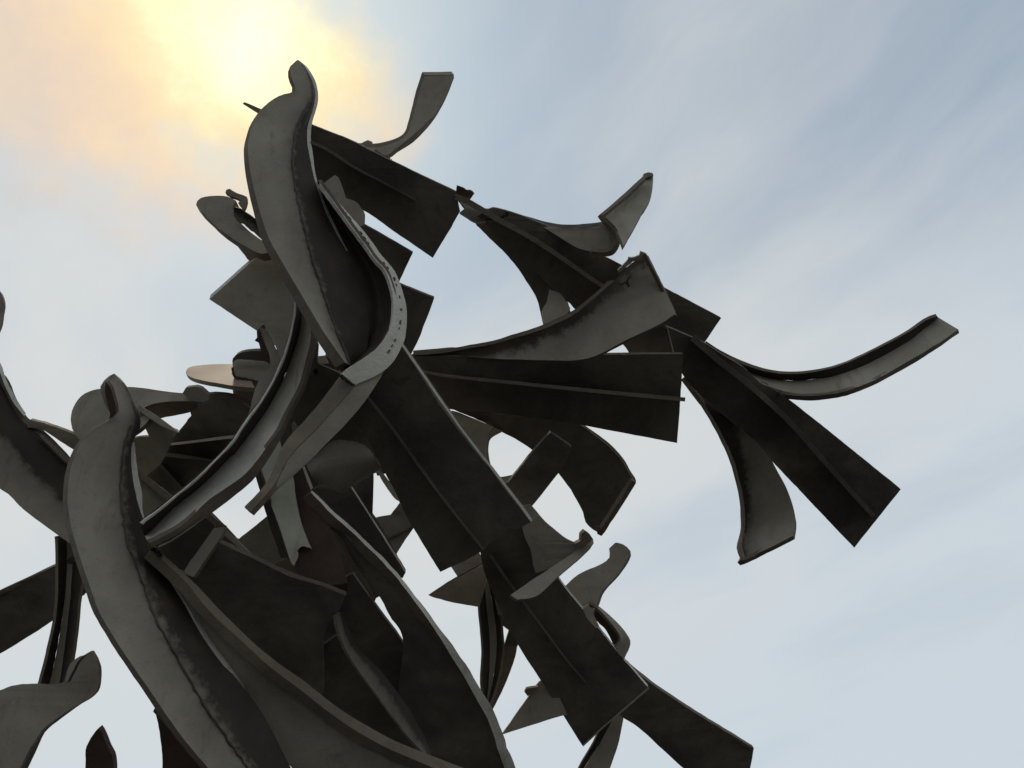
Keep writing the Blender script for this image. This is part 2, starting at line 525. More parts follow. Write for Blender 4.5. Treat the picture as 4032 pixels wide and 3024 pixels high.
s1 = px("A", 1030, 890, 1090, 990, 1170, 1120, 1260, 1270, 1340, 1400) + px("D", 1395, 330, 1425, 470, 1415, 600, 1340, 740, 1200, 880)
s2 = px("A", 1040, 905, 1140, 1040, 1270, 1215, 1380, 1370) + px("D", 1452, 270, 1497, 400, 1500, 520, 1470, 630, 1410, 725, 1320, 805, 1172, 903)
s3 = px("A", 1055, 905, 1165, 1030, 1300, 1180, 1420, 1345) + px("D", 1512, 270, 1568, 420, 1585, 560, 1562, 700, 1490, 840, 1400, 910, 1258, 975)
scoop = loft("scooped_web", [s0, s1, s2], HD, HN, [.132, .165, -.02], th=.02, a=HA, N=50, scorch_shade=[1.1, .95, .62], sub=6)  # shade of the hollow painted in along with the scorch
rim = loft("cut_rim", [s2, s3], HD, HN, [-.025, .01], th=.02, a=HA, N=50, mat="bare", edge="bare", parent=scoop, jag=.003)
# burnt drag marks along the rim
rl = [((a[0] * .45 + b[0] * .55), (a[1] * .45 + b[1] * .55)) for a, b in zip(spline(s2, 40), spline(s3, 40))]
plr = Plane(HA, HD, HN)
for i in range(5, 36):
    if rng.random() < .4: continue
    c = world(rl[i], plr.depth(rl[i]) - .012)
    t = (world(rl[i + 1], plr.depth(rl[i + 1])) - world(rl[i], plr.depth(rl[i]))).normalized()
    u = t.cross(FWD).normalized()
    bm = bmesh.new()
    la, lb = rng.uniform(.005, .014), rng.uniform(.0025, .005)
    vs = [c + t * la * math.cos(k * math.pi / 4) * rng.uniform(.7, 1.2) + u * lb * math.sin(k * math.pi / 4) * rng.uniform(.7, 1.3) for k in range(8)]
    fr = [bm.verts.new(v) for v in vs]; bk = [bm.verts.new(v + FWD * .02) for v in vs]
    bm.faces.new(fr); bm.faces.new(bk[::-1])
    for k in range(8): bm.faces.new((fr[k], fr[(k + 1) % 8], bk[(k + 1) % 8], bk[k]))
    finish(bm, "burn_mark", ["mark"], scoop)

# ---- curved web that leaves the rim and sweeps down to the left
PA, PD, PN = px("D", 1250, 985)[0], 3.80, (.15, .42, .9)
q0 = px("K", 1370, 880, 1160, 1110, 940, 1360, 690, 1620) + px("G", 330, 380, 152, 582)
q1 = px("K", 1730, 660, 1620, 850, 1500, 1030, 1270, 1300, 940, 1640) + px("G", 450, 342, 262, 492)
sweep = loft("curved_web", [q0, q1], PD, PN, [0, .03], th=.03, a=PA, N=40)
q2 = px("K", 1215, 775, 1050, 990, 840, 1240, 590, 1540) + px("G", 290, 345, 110, 545)
loft("flange_edge", [q2, q0], PD, PN, [.03, -.004], th=.03, a=PA, N=40, mat="cut", parent=sweep)

# ---- channel-shaped strip curving from behind the great beam down to the lower left beam
CA, CD, CN = px("D", 800, 1100)[0], 4.02, (.1, .50, .85)
c0 = px("K", 730, -20, 715, 180, 640, 470, 520, 780, 380, 1030, 200, 1260, 0, 1550) + px("E", 1400, 1470, 1180, 1650) + px("F", 922, 100, 880, 135)
c1 = px("K", 800, 0, 790, 200, 745, 420, 620, 760, 480, 1040, 310, 1300, 60, 1640) + px("E", 1700, 1260, 1500, 1460, 1260, 1659) + px("F", 945, 178, 900, 215)
c2 = px("K", 935, 120, 938, 380, 880, 620, 800, 900, 640, 1210, 560, 1370) + px("E", 1950, 1200, 1780, 1410, 1520, 1595) + px("F", 1130, 150, 965, 238, 925, 260)
c3 = px("K", 945, 120, 948, 400, 905, 640, 850, 860, 720, 1150, 640, 1320, 560, 1490) + px("E", 1850, 1440, 1590, 1655) + px("F", 1150, 180, 970, 275, 930, 300)
chan = loft("curved_web", [c1, c2], CD, CN, [.07, .0], th=.025, a=CA, N=48, scorch_shade=[.34, -.6], mat="bare")  # paler steel puts this web's lit tone into the colour
loft("flange", [c0, c1], CD, CN, [-.06, .07], th=.012, a=CA, N=48, parent=chan, scorch_shade=[.9, .75], edge="bare", mats=["steel"])  # shade on the inner flange face put into the colour
loft("flange", [c2, c3], CD, CN, [.0, .05], th=.02, a=CA, N=48, parent=chan, scorch_shade=[.3, .8], mats=["cut"])
e0 = [(p[0] - 7, p[1] - 2) for p in c0]
loft("flange_edge", [e0, c0], CD, CN, [-.06, -.064], th=.01, a=CA, N=48, mat="bare", edge="bare", parent=chan)

# ---- long dark beam leaving under the rim to the lower right
BA, BD, BN = px("G", 1500, 400)[0], 4.36, (.0, -.30, .95)
b_o = px("K", 1515, 1020, 1700, 620, 1885, 455) + px("G", 1700, 0, 2205, 652) + px("H", 785, 128, 520, 262, 455, 322, 275, 410, 210, 440) + px("G", 1535, 1025, 1330, 680, 1240, 512, 1050, 130) 
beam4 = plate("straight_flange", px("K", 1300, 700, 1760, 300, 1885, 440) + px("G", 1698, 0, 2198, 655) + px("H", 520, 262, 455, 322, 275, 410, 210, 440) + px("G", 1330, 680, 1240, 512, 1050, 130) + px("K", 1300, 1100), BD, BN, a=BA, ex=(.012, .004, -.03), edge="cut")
e_l = px("K", 1885, 445) + px("G", 1695, 0, 1950, 325, 2196, 658)
e_r = px("K", 1905, 430) + px("G", 1715, 0, 1968, 318, 2210, 645)
loft("flange_edge", [e_l, e_r], BD, BN, [-.004, .012], th=.02, a=BA, N=14, mat="bare", edge="bare", parent=beam4)
rib("web", px("K", 1420, 880) + px("K", 1530, 1020) + px("G", 1215, 10, 1400, 270, 1600, 540, 1850, 855), BD, BN, BA, .10, 13, "steel", beam4, 10)

# ---- horizontal tee under the curled tip, right of the rim
TA, TD, TN = px("T", 1250, 860)[0], 4.68, (-.05, -.40, .92)
tee = plate("straight_flange", px("T", 880, 770, 1475, 765, 1470, 860, 1463, 957, 1230, 914, 1060, 892, 975, 884, 900, 860), TD, TN, a=TA)
rib("web", px("T", 905, 800, 960, 811, 1100, 826, 1300, 846, 1480, 863), TD, TN, TA, .14, 12, "cut", tee, 16)

# ---- long upturned plate with the torn tip
UA, UD, UN = px("B", 1100, 1050)[0], 4.45, (-.10, -.30, .95)
u0 = px("T", 893, 768, 945, 762) + px("B", 150, 1232, 400, 1185, 690, 1098, 850, 1024, 960, 950, 1060, 862, 1118, 815, 1165, 765, 1240, 692, 1330, 640)
u1 = px("T", 900, 772, 970, 772) + px("B", 250, 1275, 480, 1290, 800, 1293, 930, 1288, 1040, 1257, 1200, 1172, 1400, 1075, 1515, 1003)
um = px("T", 897, 770, 960, 767) + px("B", 210, 1250, 460, 1230, 770, 1160, 940, 1100, 1080, 1020, 1220, 940, 1350, 850, 1430, 826)
upturn = loft("curled_flange", [u0, um, u1], UD, UN, [[.0, .05, .12], [.03, .02, .0], [.06, .0, -.16]], th=.03, a=UA, N=48, scorch_shade=[[.95, .8, .62], [.9, .45, .08], [.8, .15, -.2]], edge="cut")  # shade towards the left end painted into the colour
u00 = px("T", 890, 765, 945, 758) + px("B", 150, 1214, 400, 1164, 690, 1074, 850, 998, 950, 930, 1050, 845, 1112, 793, 1195, 822)
u01 = px("T", 893, 768, 945, 763) + px("B", 152, 1233, 402, 1187, 692, 1100, 852, 1026, 962, 952, 1062, 864, 1118, 817, 1185, 842)
loft("flange_edge", [u00, u01], UD, UN, [[.0, .05, .12], [-.005, .04, .10]], th=.02, a=UA, N=40, mat="cut", parent=upturn, jag=.004)
plate("torn_lip", px("B", 1155, 735, 1180, 712, 1225, 665, 1222, 652, 1250, 655, 1290, 640, 1298, 617, 1335, 632, 1345, 650, 1310, 668, 1260, 680, 1200, 720, 1165, 752), 4.33, UN, th=.03, parent=upturn, a=px("B", 1240, 690)[0], edge="bare", jag=.006, step=12)
loft("end_edge", [px("B", 1330, 632, 1432, 828, 1505, 985), px("B", 1348, 645, 1445, 830, 1520, 995)], UD, UN, [-.03, .02], th=.02, a=UA, N=14, mat="cut", parent=upturn)
bead(px("B", 1165, 825, 1205, 812, 1228, 835, 1215, 800, 1240, 770), UD, UN, UA, -.02, .005, upturn, .005)

# ---- upper right beam: dark flange behind the curl
WA, WD, WN = px("B", 1200, 850)[0], 4.95, (.05, -.35, .93)
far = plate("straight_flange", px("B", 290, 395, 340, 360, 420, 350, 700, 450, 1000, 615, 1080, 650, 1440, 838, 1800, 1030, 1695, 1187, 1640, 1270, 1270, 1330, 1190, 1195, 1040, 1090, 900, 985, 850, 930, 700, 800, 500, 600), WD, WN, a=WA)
rib("web", px("B", 150, 275, 250, 320, 400, 410, 600, 520, 800, 650, 1000, 790, 1250, 950, 1640, 1200), WD, WN, WA, .10, 24, "cut", far, 10)
# peeled lower flange
pe0 = px("B", 268, 432, 310, 480, 380, 552, 440, 612, 530, 710, 600, 812, 660, 930, 692, 1074)
pe1 = px("B", 330, 405, 400, 450, 500, 530, 600, 620, 700, 720, 770, 800, 830, 900, 860, 1010)
loft("peeled_flange", [pe0, pe1], 4.960, (.1, -.25, .97), [.05, -.02], th=.03, a=px("B", 550, 700)[0], N=30, scorch_shade=[.2, .75], jag=.004, mat="scale")
plate("torn_plate", px("B", 735, 850, 790, 870, 830, 912, 865, 970, 830, 1010, 700, 1075, 690, 980, 720, 930), 4.860, (.1, .3, .9), th=.02, jag=.006, step=14)
# end connector and torn black tab
plate("connector_bar", px("B", 145, 262, 232, 288, 325, 345, 400, 348, 470, 372, 440, 420, 330, 430, 272, 430, 175, 372, 210, 350), 4.760, (.1, .1, 1), th=.035, jag=.004)
plate("torn_tab", px("B", 155, 210, 200, 220, 215, 235, 240, 236, 262, 258, 232, 296, 150, 264), 4.79, (.1, -.4, .9), th=.03, edge="rust", mat="rust", jag=.007, step=9)
# curl on top of that beam
ka0 = px("B", 470, 366, 600, 398, 720, 432, 860, 448, 1000, 438, 1085, 425)
ka1 = px("B", 560, 410, 650, 430, 760, 462, 880, 478, 1000, 468, 1095, 445)
loft("curled_flange", [ka0, ka1], 4.880, (0, -.5, .85), [.08, -.01], th=.02, a=px("B", 800, 450)[0], N=26, scorch_shade=[.6, .6])  # underside shade of this flange painted in
plate("curled_web", px("B", 560, 408, 760, 462, 880, 478, 1000, 468, 1092, 442, 1140, 485, 1152, 535, 1140, 580, 1095, 620, 1000, 618, 940, 605, 880, 580, 700, 470), 4.780, (.0, .18, .98), th=.025, edge="cut")
kt0 = px("B", 1050, 383, 1085, 425, 1130, 468, 1150, 520, 1142, 570, 1095, 618, 1000, 615)
kt1 = px("B", 1072, 378, 1105, 425, 1155, 468, 1172, 525, 1165, 590, 1110, 645, 990, 632)
loft("end_edge", [kt0, kt1], 4.740, (0, .1, 1), [.0, .02], th=.03, a=px("B", 1100, 500)[0], N=30, mat="cut")
plate("curled_tip", px("B", 1062, 382, 1200, 260, 1318, 150, 1345, 138, 1378, 140, 1365, 270, 1290, 410, 1192, 582, 1172, 530, 1150, 470, 1105, 425), 4.760, (.1, .70, .71), th=.03, corner=30)
loft("tip_edge", [px("B", 1048, 384, 1190, 262, 1310, 152), px("B", 1064, 392, 1205, 275, 1330, 160)], 4.745, (.1, .70, .71), [.02, 0], th=.02, N=10, mat="cut", a=px("B", 1190, 262)[0])
plate("tip_stub", px("B", 1308, 155, 1318, 133, 1345, 124, 1372, 127, 1380, 140, 1340, 155, 1312, 172), 4.990, (.1, .2, .95), th=.03)

# ---- lower right fan: straight tee with two peeled flanges
FA, FD, FN = px("C", 1000, 900)[0], 5.0, (.12, -.42, .9)
fan = plate("straight_flange", px("C", 330, 270, 470, 330, 545, 365, 650, 432, 760, 500, 860, 590, 1010, 676, 1655, 1192, 1390, 1525, 930, 1040, 890, 985, 640, 765, 420, 548), FD, FN, a=FA, corner=45)
rib("web", px("C", 470, 330, 620, 460, 760, 570, 1000, 785, 1200, 1010, 1500, 1345), FD, FN, FA, .16, 26, "steel", fan, 18)
l0 = px("C", 412, 560, 500, 690, 600, 850, 690, 1050, 735, 1250, 742, 1400, 722, 1520, 752, 1605)
l0b = px("C", 425, 552, 522, 690, 625, 850, 715, 1050, 760, 1250, 768, 1400, 752, 1500, 775, 1580)
lm = px("C", 430, 548, 600, 730, 740, 900, 830, 1060, 880, 1230, 900, 1380, 890, 1460, 900, 1530)
l1 = px("C", 436, 545, 660, 765, 880, 970, 950, 1080, 1010, 1200, 1045, 1300, 1058, 1380, 1046, 1458)
leg = loft("peeled_flange", [l0b, lm, l1], 4.94, (-.05, .0, 1), [[-.06, -.08, -.04, .03, .08, .10, .07, .0], [-.03, -.05, -.03, .03, .08, .09, .05, -.03], [-.02, -.02, 0, .04, .08, .09, .04, -.04]], th=.03, a=px("C", 850, 1200)[0], N=40, scorch_shade=[[.95, .9, .7, .6], [.9, .6, .15, -.1], [.9, .5, .05, -.2]])  # shade on the upper part painted in, fading downwards
loft("flange_edge", [l0, l0b], 4.94, (-.05, .0, 1), [[-.04, -.06, -.01, .06, .11, .13, .1, .03], [-.06, -.08, -.04, .03, .08, .10, .07, .0]], th=.02, a=px("C", 850, 1200)[0], N=40, mat="cut", parent=leg, jag=.004)
loft("end_edge", [px("C", 728, 1608, 755, 1622, 900, 1552, 1056, 1470), px("C", 745, 1592, 775, 1592, 900, 1530, 1048, 1452)], 4.93, (-.05, .1, 1), [.03, -.01], th=.02, a=px("C", 900, 1540)[0], N=16, mat="cut", parent=leg)
w0 = px("C", 540, 365, 650, 433, 800, 498, 950, 533, 1100, 535, 1250, 508, 1400, 450, 1550, 378, 1680, 310, 1800, 232, 1862, 210)
w1 = px("C", 640, 440, 760, 510, 880, 555, 980, 572, 1100, 575, 1260, 552, 1420, 500, 1570, 425, 1700, 350, 1810, 265, 1868, 216)
w2 = px("C", 850, 590, 900, 618, 960, 642, 1050, 658, 1180, 660, 1330, 638, 1480, 585, 1620, 510, 1750, 432, 1880, 355, 1984, 285)
w3 = px("C", 960, 660, 1000, 676, 1050, 681, 1100, 686, 1190, 686, 1340, 662, 1490, 608, 1630, 532, 1760, 455, 1890, 372, 1988, 306)
curl = loft("curled_web", [w1, w2], 4.92, (.0, .60, .8), [.05, .0], th=.025, a=px("C", 1300, 600)[0], N=44, scorch_shade=[.3, -.3])
loft("flange", [w0, w1], 4.92, (.0, .60, .8), [-.03, .05], th=.02, a=px("C", 1300, 600)[0], N=44, parent=curl, scorch_shade=[.8, .8])
loft("flange_edge", [w2, w3], 4.92, (.0, .60, .8), [.0, .05], th=.02, a=px("C", 1300, 600)[0], N=44, parent=curl, mat="cut")
bead(px("C", 870, 600, 910, 630, 945, 640, 970, 655), 4.92, (.0, .60, .8), px("C", 1300, 600)[0], -.01, .012, curl, .012)

# ---- top right tee behind the head, and its curled end
RA, RD, RN = px("A", 1500, 950)[0], 4.75, (.05, -.38, .92)
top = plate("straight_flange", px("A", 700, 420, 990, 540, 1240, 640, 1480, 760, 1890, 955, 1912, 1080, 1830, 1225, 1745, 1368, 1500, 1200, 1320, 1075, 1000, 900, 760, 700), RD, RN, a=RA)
rib("web", px("A", 985, 645, 1100, 700, 1250, 800, 1450, 905, 1640, 1010), RD, RN, RA, .10, 12, "steel", top, 5)
t0 = px("A", 1235, 648, 1370, 655, 1480, 636, 1560, 598, 1592, 520, 1640, 330, 1676, 216)
t0b = px("A", 1260, 660, 1380, 682, 1495, 655, 1578, 608, 1612, 520, 1662, 330, 1694, 236)
t1 = px("A", 1330, 690, 1435, 735, 1520, 690, 1625, 618, 1735, 505, 1822, 365, 1876, 232)
ctop = loft("curled_flange", [t0b, t1], 5.05, (.1, .25, .95), [.02, 0], th=.03, a=px("A", 1650, 450)[0], N=40, scorch_shade=[.1, .1])
loft("flange_edge", [t0, t0b], 5.05, (.1, .25, .95), [.04, .02], th=.02, a=px("A", 1650, 450)[0], N=40, mat="cut", parent=ctop)
loft("end_edge", [px("A", 1678, 212, 1860, 210), px("A", 1694, 232, 1876, 230)], 5.06, (.1, .25, .95), [.03, .01], th=.02, a=px("A", 1650, 450)[0], N=8, mat="steel", parent=ctop)
loft("flange_edge", [px("A", 1380, 700, 1430, 748, 1480, 735, 1640, 610, 1745, 505), px("A", 1390, 690, 1435, 728, 1475, 720, 1625, 600, 1735, 500)], 5.04, (.1, .25, .95), [.0, .0], th=.02, a=px("A", 1650, 450)[0], N=18, mat="cut", parent=ctop)
plate("weld_tab", px("A", 1288, 658, 1330, 636, 1350, 634, 1368, 642, 1368, 662, 1330, 670), 5.10, (.1, .25, .95), th=.03, jag=.004)
plate("stub_bar", px("A", 560, 408, 572, 398, 690, 448, 790, 500, 780, 540, 660, 472), 4.66, (.1, -.2, .95), th=.03)

# ---- plates between the head and the top tee
plate("torn_plate", px("A", 1040, 925, 1080, 892, 1135, 853, 1160, 870, 1185, 935, 1205, 995, 1270, 1020, 1300, 1060, 1322, 1090, 1322, 1158, 1290, 1175, 1150, 1060), 4.55, (.2, .2, .95), th=.03)
plate("straight_flange", px("D", 1250, -60, 1360, 0, 1500, 80, 1620, 150, 1530, 340, 1400, 340), 4.78, (.1, -.4, .9))
plate("straight_flange", px("D", 1430, 300, 1545, 348, 1755, 432, 1690, 600, 1672, 655, 1662, 680, 1610, 782, 1480, 640, 1450, 420), 4.70, (.1, -.4, .9))
plate("web", px("D", 1030, 300, 1240, 250, 1340, 420, 1290, 640, 1180, 640), 4.70, (.1, -.3, .95))

# ---- left of the head
el = plate("curled_tip", px("A", 272, 1035, 280, 1010, 310, 990, 370, 982, 460, 985, 520, 1010, 500, 1060, 530, 1130, 620, 1215, 735, 1290, 735, 1330, 660, 1335, 480, 1235, 340, 1115), 4.62, (-.1, .45, .88), th=.03, ex=(.01, -.035, -.03))
plate("hook", px("A", 455, 962, 460, 945, 478, 938, 530, 965, 590, 985, 588, 1020, 570, 1062, 545, 1045, 530, 1025, 548, 1010, 535, 1000, 480, 982), 4.58, (.1, .25, .95), th=.03, parent=el, jag=.004)
loft("folded_edge", [px("A", 500, 1050, 540, 1062, 580, 1085, 660, 1140, 740, 1230), px("A", 505, 1105, 540, 1145, 600, 1190, 670, 1240, 740, 1290)], 4.56, (.2, -.2, .95), th=.03, N=16, parent=el, scorch_shade=[.7, .3], jag=.006)
plate("flange", px("A", 520, 1285, 640, 1350, 740, 1340, 720, 1420, 612, 1392, 570, 1345), 4.66, (-.1, -.4, .9), th=.025, parent=el)
dia = plate("flange_end", px("D", 355, 440, 610, 210, 725, 128, 760, 160, 1000, 500, 960, 760, 835, 790, 720, 690, 650, 637), 4.60, (-.2, .12, .97), th=.03, corner=5, ex=(-.004, .03, -.03), edge="bare")

# petal-shaped web under it, left of the channel strip
pt = loft("petal_web", [px("K", 365, 240, 400, 380, 450, 540, 455, 660, 390, 730, 310, 860, 265, 1000, 232, 1240), px("K", 400, 255, 470, 370, 530, 500, 590, 600, 600, 700, 540, 850, 450, 1000, 270, 1200)], 4.17, (.1, .5, .85), [0, .02], th=.02, N=34, jag=.003)
plate("petal_ridge", px("K", 395, 240, 420, 260, 500, 370, 605, 530, 600, 580, 560, 590, 545, 540, 500, 420, 440, 310), 4.25, (-.1, .3, .9), th=.02, parent=pt, edge="bare")
plate("torn_flange", px("K", 310, 290, 365, 225, 400, 330, 450, 560, 440, 640, 380, 600, 350, 500, 330, 420, 285, 390, 315, 360), 4.33, (-.3, -.3, .9), th=.02, mat="rust", edge="rust", jag=.004, parent=pt)

# disc with warm sunlight put into its colour, with the boxes welded above and below it
disc = loft("disc_end", [px("E", 1352, 675, 1362, 650, 1400, 632, 1500, 620, 1690, 616, 1760, 620), px("E", 1352, 682, 1375, 700, 1430, 722, 1530, 745, 1700, 772, 1850, 785)], 4.60, (0, .95, .27), th=.03, N=24, ex=(.0, -.025, -.03), edge="steel", jag=.001, mat="smooth")
plate("bracket", px("E", 1685, 592, 1720, 570, 1740, 575, 1890, 590, 1960, 590, 1930, 690, 1870, 740, 1700, 705, 1690, 660), 4.52, (-.1, .35, .93), th=.03, jag=.004)
plate("bracket_top", px("E", 1685, 600, 1690, 575, 1740, 535, 1890, 520, 1960, 560, 1960, 600, 1890, 588, 1730, 580), 4.46, (-.1, -.5, .85), th=.03)
plate("bracket_flange", px("E", 1688, 790, 1860, 800, 1830, 960, 1790, 925, 1695, 862), 4.55, (-.1, -.15, .95), th=.02)

plate("dark_web", px("E", 1720, 575, 1890, 560, 1990, 520, 2130, 440, 2120, 600, 1990, 800, 1880, 960, 1800, 900, 1700, 850, 1780, 790), 4.66, (0, -.35, .93), th=.02)
# ---- left cluster: round plate, arm and dark ribbed plates
RP = plate("round_plate", px("E", 575, 1160, 530, 1100, 512, 1010, 530, 930, 580, 855, 660, 808, 770, 788, 930, 780, 1020, 787, 1150, 805, 1250, 820, 1325, 825, 1360, 830, 1450, 885, 1250, 885, 1110, 905, 1040, 935, 1100, 1000, 1000, 1100, 800, 1200), 4.30, (-.12, .42, .9), th=.03)
plate("rolled_end", px("E", 1325, 825, 1335, 800, 1350, 785, 1430, 778, 1470, 800, 1512, 842, 1512, 880, 1470, 890, 1400, 880), 4.25, (.1, -.25, .95), th=.04, parent=RP)
plate("arm_flange", px("E", 1000, 965, 1060, 930, 1120, 905, 1250, 886, 1420, 882, 1440, 920, 1390, 962, 1170, 1008, 1080, 1020), 4.36, (0, -.4, .9), th=.03)
DA, DD, DN = px("E", 1500, 1150)[0], 4.60, (-.05, -.38, .92)
dk = plate("dark_web", px("E", 1400, 870, 1512, 830, 1690, 852, 1820, 945, 1900, 1000, 1900, 1300, 1500, 1640, 1250, 1640, 1000, 1450, 1180, 1240, 1290, 1110, 1388, 990, 1380, 962), DD, DN, a=DA, jag=.004)
rib("rib", px("E", 1228, 1197, 1480, 1168, 1740, 1135), DD, DN, DA, .14, 9, "bare", dk, 12)
rib("rib", px("E", 1180, 1268, 1350, 1288, 1580, 1322), DD, DN, DA, .12, 18, "steel", dk, 8)
rib("rib", px("E", 1155, 1338, 1240, 1430, 1335, 1535), DD, DN, DA, .12, 14, "steel", dk, 9)
plate("bracket", px("E", 1015, 950, 1060, 985, 1170, 1050, 1290, 1107, 1240, 1190, 1160, 1340, 1060, 1430, 940, 1380, 945, 1160, 1035, 1142, 1082, 1142, 1050, 1070, 1020, 1060), 4.30, (.15, -.25, .95), th=.03, jag=.004)
plate("bracket_edge", px("E", 1000, 912, 1020, 918, 1110, 975, 1180, 1022, 1290, 1105, 1270, 1110, 1160, 1055, 1060, 990, 1005, 950), 4.24, (.1, .2, .95), th=.03, jag=.003, edge="bare")
plate("strut", px("E", 995, 1388, 1020, 1400, 1130, 1480, 1270, 1590, 1230, 1620, 1120, 1530, 1000, 1430), 4.05, (.1, .2, .95), th=.03, mat="cut")
plate("web", px("E", 1000, 1430, 1120, 1530, 1250, 1630, 1180, 1720, 1060, 1720, 1030, 1600), 4.08, (.2, -.1, .95), th=.02, mat="steel")

plate("web", px("E", 930, 1330, 1010, 1390, 1130, 1490, 1260, 1610, 1220, 1760, 1020, 1760, 950, 1500), 4.28, (.2, -.1, .95), th=.02)
# far left beam that comes in over the frame edge
XA, XD, XN = px("E", 150, 1250)[0], 4.30, (.2, .22, .95)
x_in = px("E", -260, 200, -160, 560, 0, 720, 60, 860, 130, 990, 200, 1060, 330, 1170, 480, 1330, 520, 1420)
x_mid = px("E", -330, 420, -260, 760, -120, 960, 0, 1080, 90, 1180, 180, 1290, 280, 1400, 380, 1500, 480, 1600)
x_out = px("E", -420, 620, -380, 1000, -260, 1230, -130, 1420, 0, 1520, 60, 1560, 160, 1660, 300, 1770, 640, 2010)
fl = loft("curved_flange", [x_in, x_mid, x_out], XD, XN, [.06, .02, 0], th=.03, a=XA, N=36, scorch_shade=[1.0, .62, -.1], ex=(.02, .01, -.03))
loft("flange_edge", [px("E", -230, 300, -90, 520, 0, 600, 50, 740, 120, 868, 188, 972), px("E", -260, 330, -120, 560, -15, 640, 35, 770, 95, 890, 175, 990)], XD, XN, [.05, .03], th=.02, a=XA, N=24, mat="bare", edge="cut", parent=fl)
loft("flange_edge", [px("E", 300, 1120, 400, 1210, 510, 1305), px("E", 290, 1140, 390, 1240, 500, 1345)], XD, XN, [.03, .02], th=.02, a=XA, N=12, mat="cut", edge="cut", parent=fl)
plate("curled_tip", px("E", -60, 20, 0, 88, 18, 125, 26, 185, 15, 250, 0, 335, -60, 480, -180, 760, -330, 640, -200, 250), 4.45, (.2, .3, .93), th=.03)
plate("link_bar", px("E", 190, 1040, 215, 1017, 300, 1042, 560, 1130, 600, 1160, 560, 1250, 520, 1228, 400, 1150, 295, 1092, 200, 1075), 4.40, (.1, -.2, .95), th=.03, mat="steel", jag=.004)

# ---- front left beam: the big one in the lower left
GA, GD, GN = px("F", 800, 800)[0], 3.55, (.28, .42, .86)
g0 = px("E", 822, 688, 770, 745, 765, 800, 800, 900, 835, 985, 700, 1070, 600, 1170, 540, 1290, 500, 1430, 490, 1600) + px("F", 432, 80, 470, 250, 560, 530, 640, 730, 800, 980, 950, 1200, 1120, 1450, 1290, 1659, 1420, 1810)
g1 = px("E", 830, 686, 870, 725, 920, 800, 955, 900, 965, 980, 950, 1060, 905, 1200, 890, 1290, 878, 1420, 880, 1600) + px("F", 770, 110, 790, 250, 850, 400, 930, 620, 1010, 800, 1120, 990, 1250, 1230, 1430, 1500, 1560, 1680)
g2 = px("E", 838, 690, 880, 728, 935, 800, 975, 900, 1005, 960, 1015, 1070, 960, 1180, 955, 1300, 965, 1420, 990, 1560) + px("F", 880, 60, 920, 180, 960, 300, 1040, 460, 1150, 640, 1300, 890, 1450, 1080, 1620, 1300, 1810, 1659, 1920, 1840)
big = loft("curled_flange", [g0, g1, g2], GD, GN, [0, .03, .14], th=.035, a=GA, N=72, scorch_shade=[[-.3, -.3, -.1, .12], .48, .95], ex=(-.045, -.012, -.035), exs=(.8, 1.15), sub=6)  # weld scorch, plus painted shade deepening along the length
bead(g1[5:], GD, GN, GA, .026, .005, big, .004)
g3 = px("E", 955, 1180, 948, 1300, 958, 1420, 983, 1560) + px("F", 868, 60, 908, 180, 950, 290)
g4 = px("E", 975, 1180, 988, 1300, 1003, 1420, 1030, 1560) + px("F", 888, 60, 930, 180, 972, 290)
loft("flange_edge", [g3, g4], GD, GN, [.13, .14], th=.02, a=GA, N=24, mat="bare", edge="bare", parent=big)
g5 = px("F", 1008, 418, 1045, 462, 1148, 625, 1300, 880, 1450, 1072, 1575, 1235)
g6 = px("F", 1030, 420, 1068, 460, 1172, 622, 1318, 870, 1464, 1070, 1577, 1236)
loft("web_edge", [g5, g6], GD, GN, [[.13, .13, .13, .13, .14, .24], [.15, .15, .15, .15, .16, .25]], th=.02, a=GA, N=24, mat="bare", edge="bare", parent=big)
plate("hook", px("E", 760, 795, 768, 745, 800, 780, 815, 830, 840, 920, 842, 970, 790, 1012, 800, 980, 780, 900, 765, 840), 3.86, (-.2, -.3, .95), th=.02, mat="rust", edge="cut", parent=big)

# ---- second front beam: brown edge strip sweeping to the bottom centre
SA, SD, SN = px("J", 900, 1100)[0], 3.72, (.1, .14, 1)
z0 = px("F", 950, 282, 1010, 322, 1200, 500) + px("J", 0, 185, 300, 490, 620, 770, 880, 950, 1120, 1140, 1400, 1330, 1700, 1490, 2080, 1645, 2500, 1800)
z1 = px("F", 945, 300, 1000, 350, 1170, 520) + px("J", 0, 285, 280, 560, 600, 840, 850, 1030, 1080, 1210, 1350, 1400, 1620, 1550, 1900, 1670, 2300, 1850)
z2 = px("F", 1000, 420, 1048, 470, 1130, 600) + px("J", 0, 530, 240, 870, 430, 1150, 560, 1380, 700, 1600, 760, 1700, 860, 1800, 1000, 1900, 1250, 2050)
front = loft("curved_web", [z1, z2], SD, SN, [.0, .09], th=.02, a=SA, N=44, scorch_shade=[.5, -.2], sub=5)
loft("flange_edge", [z0, z1], SD, SN, [.03, -.02], th=.05, a=SA, N=44, mat="cut", edge="cut", parent=front)

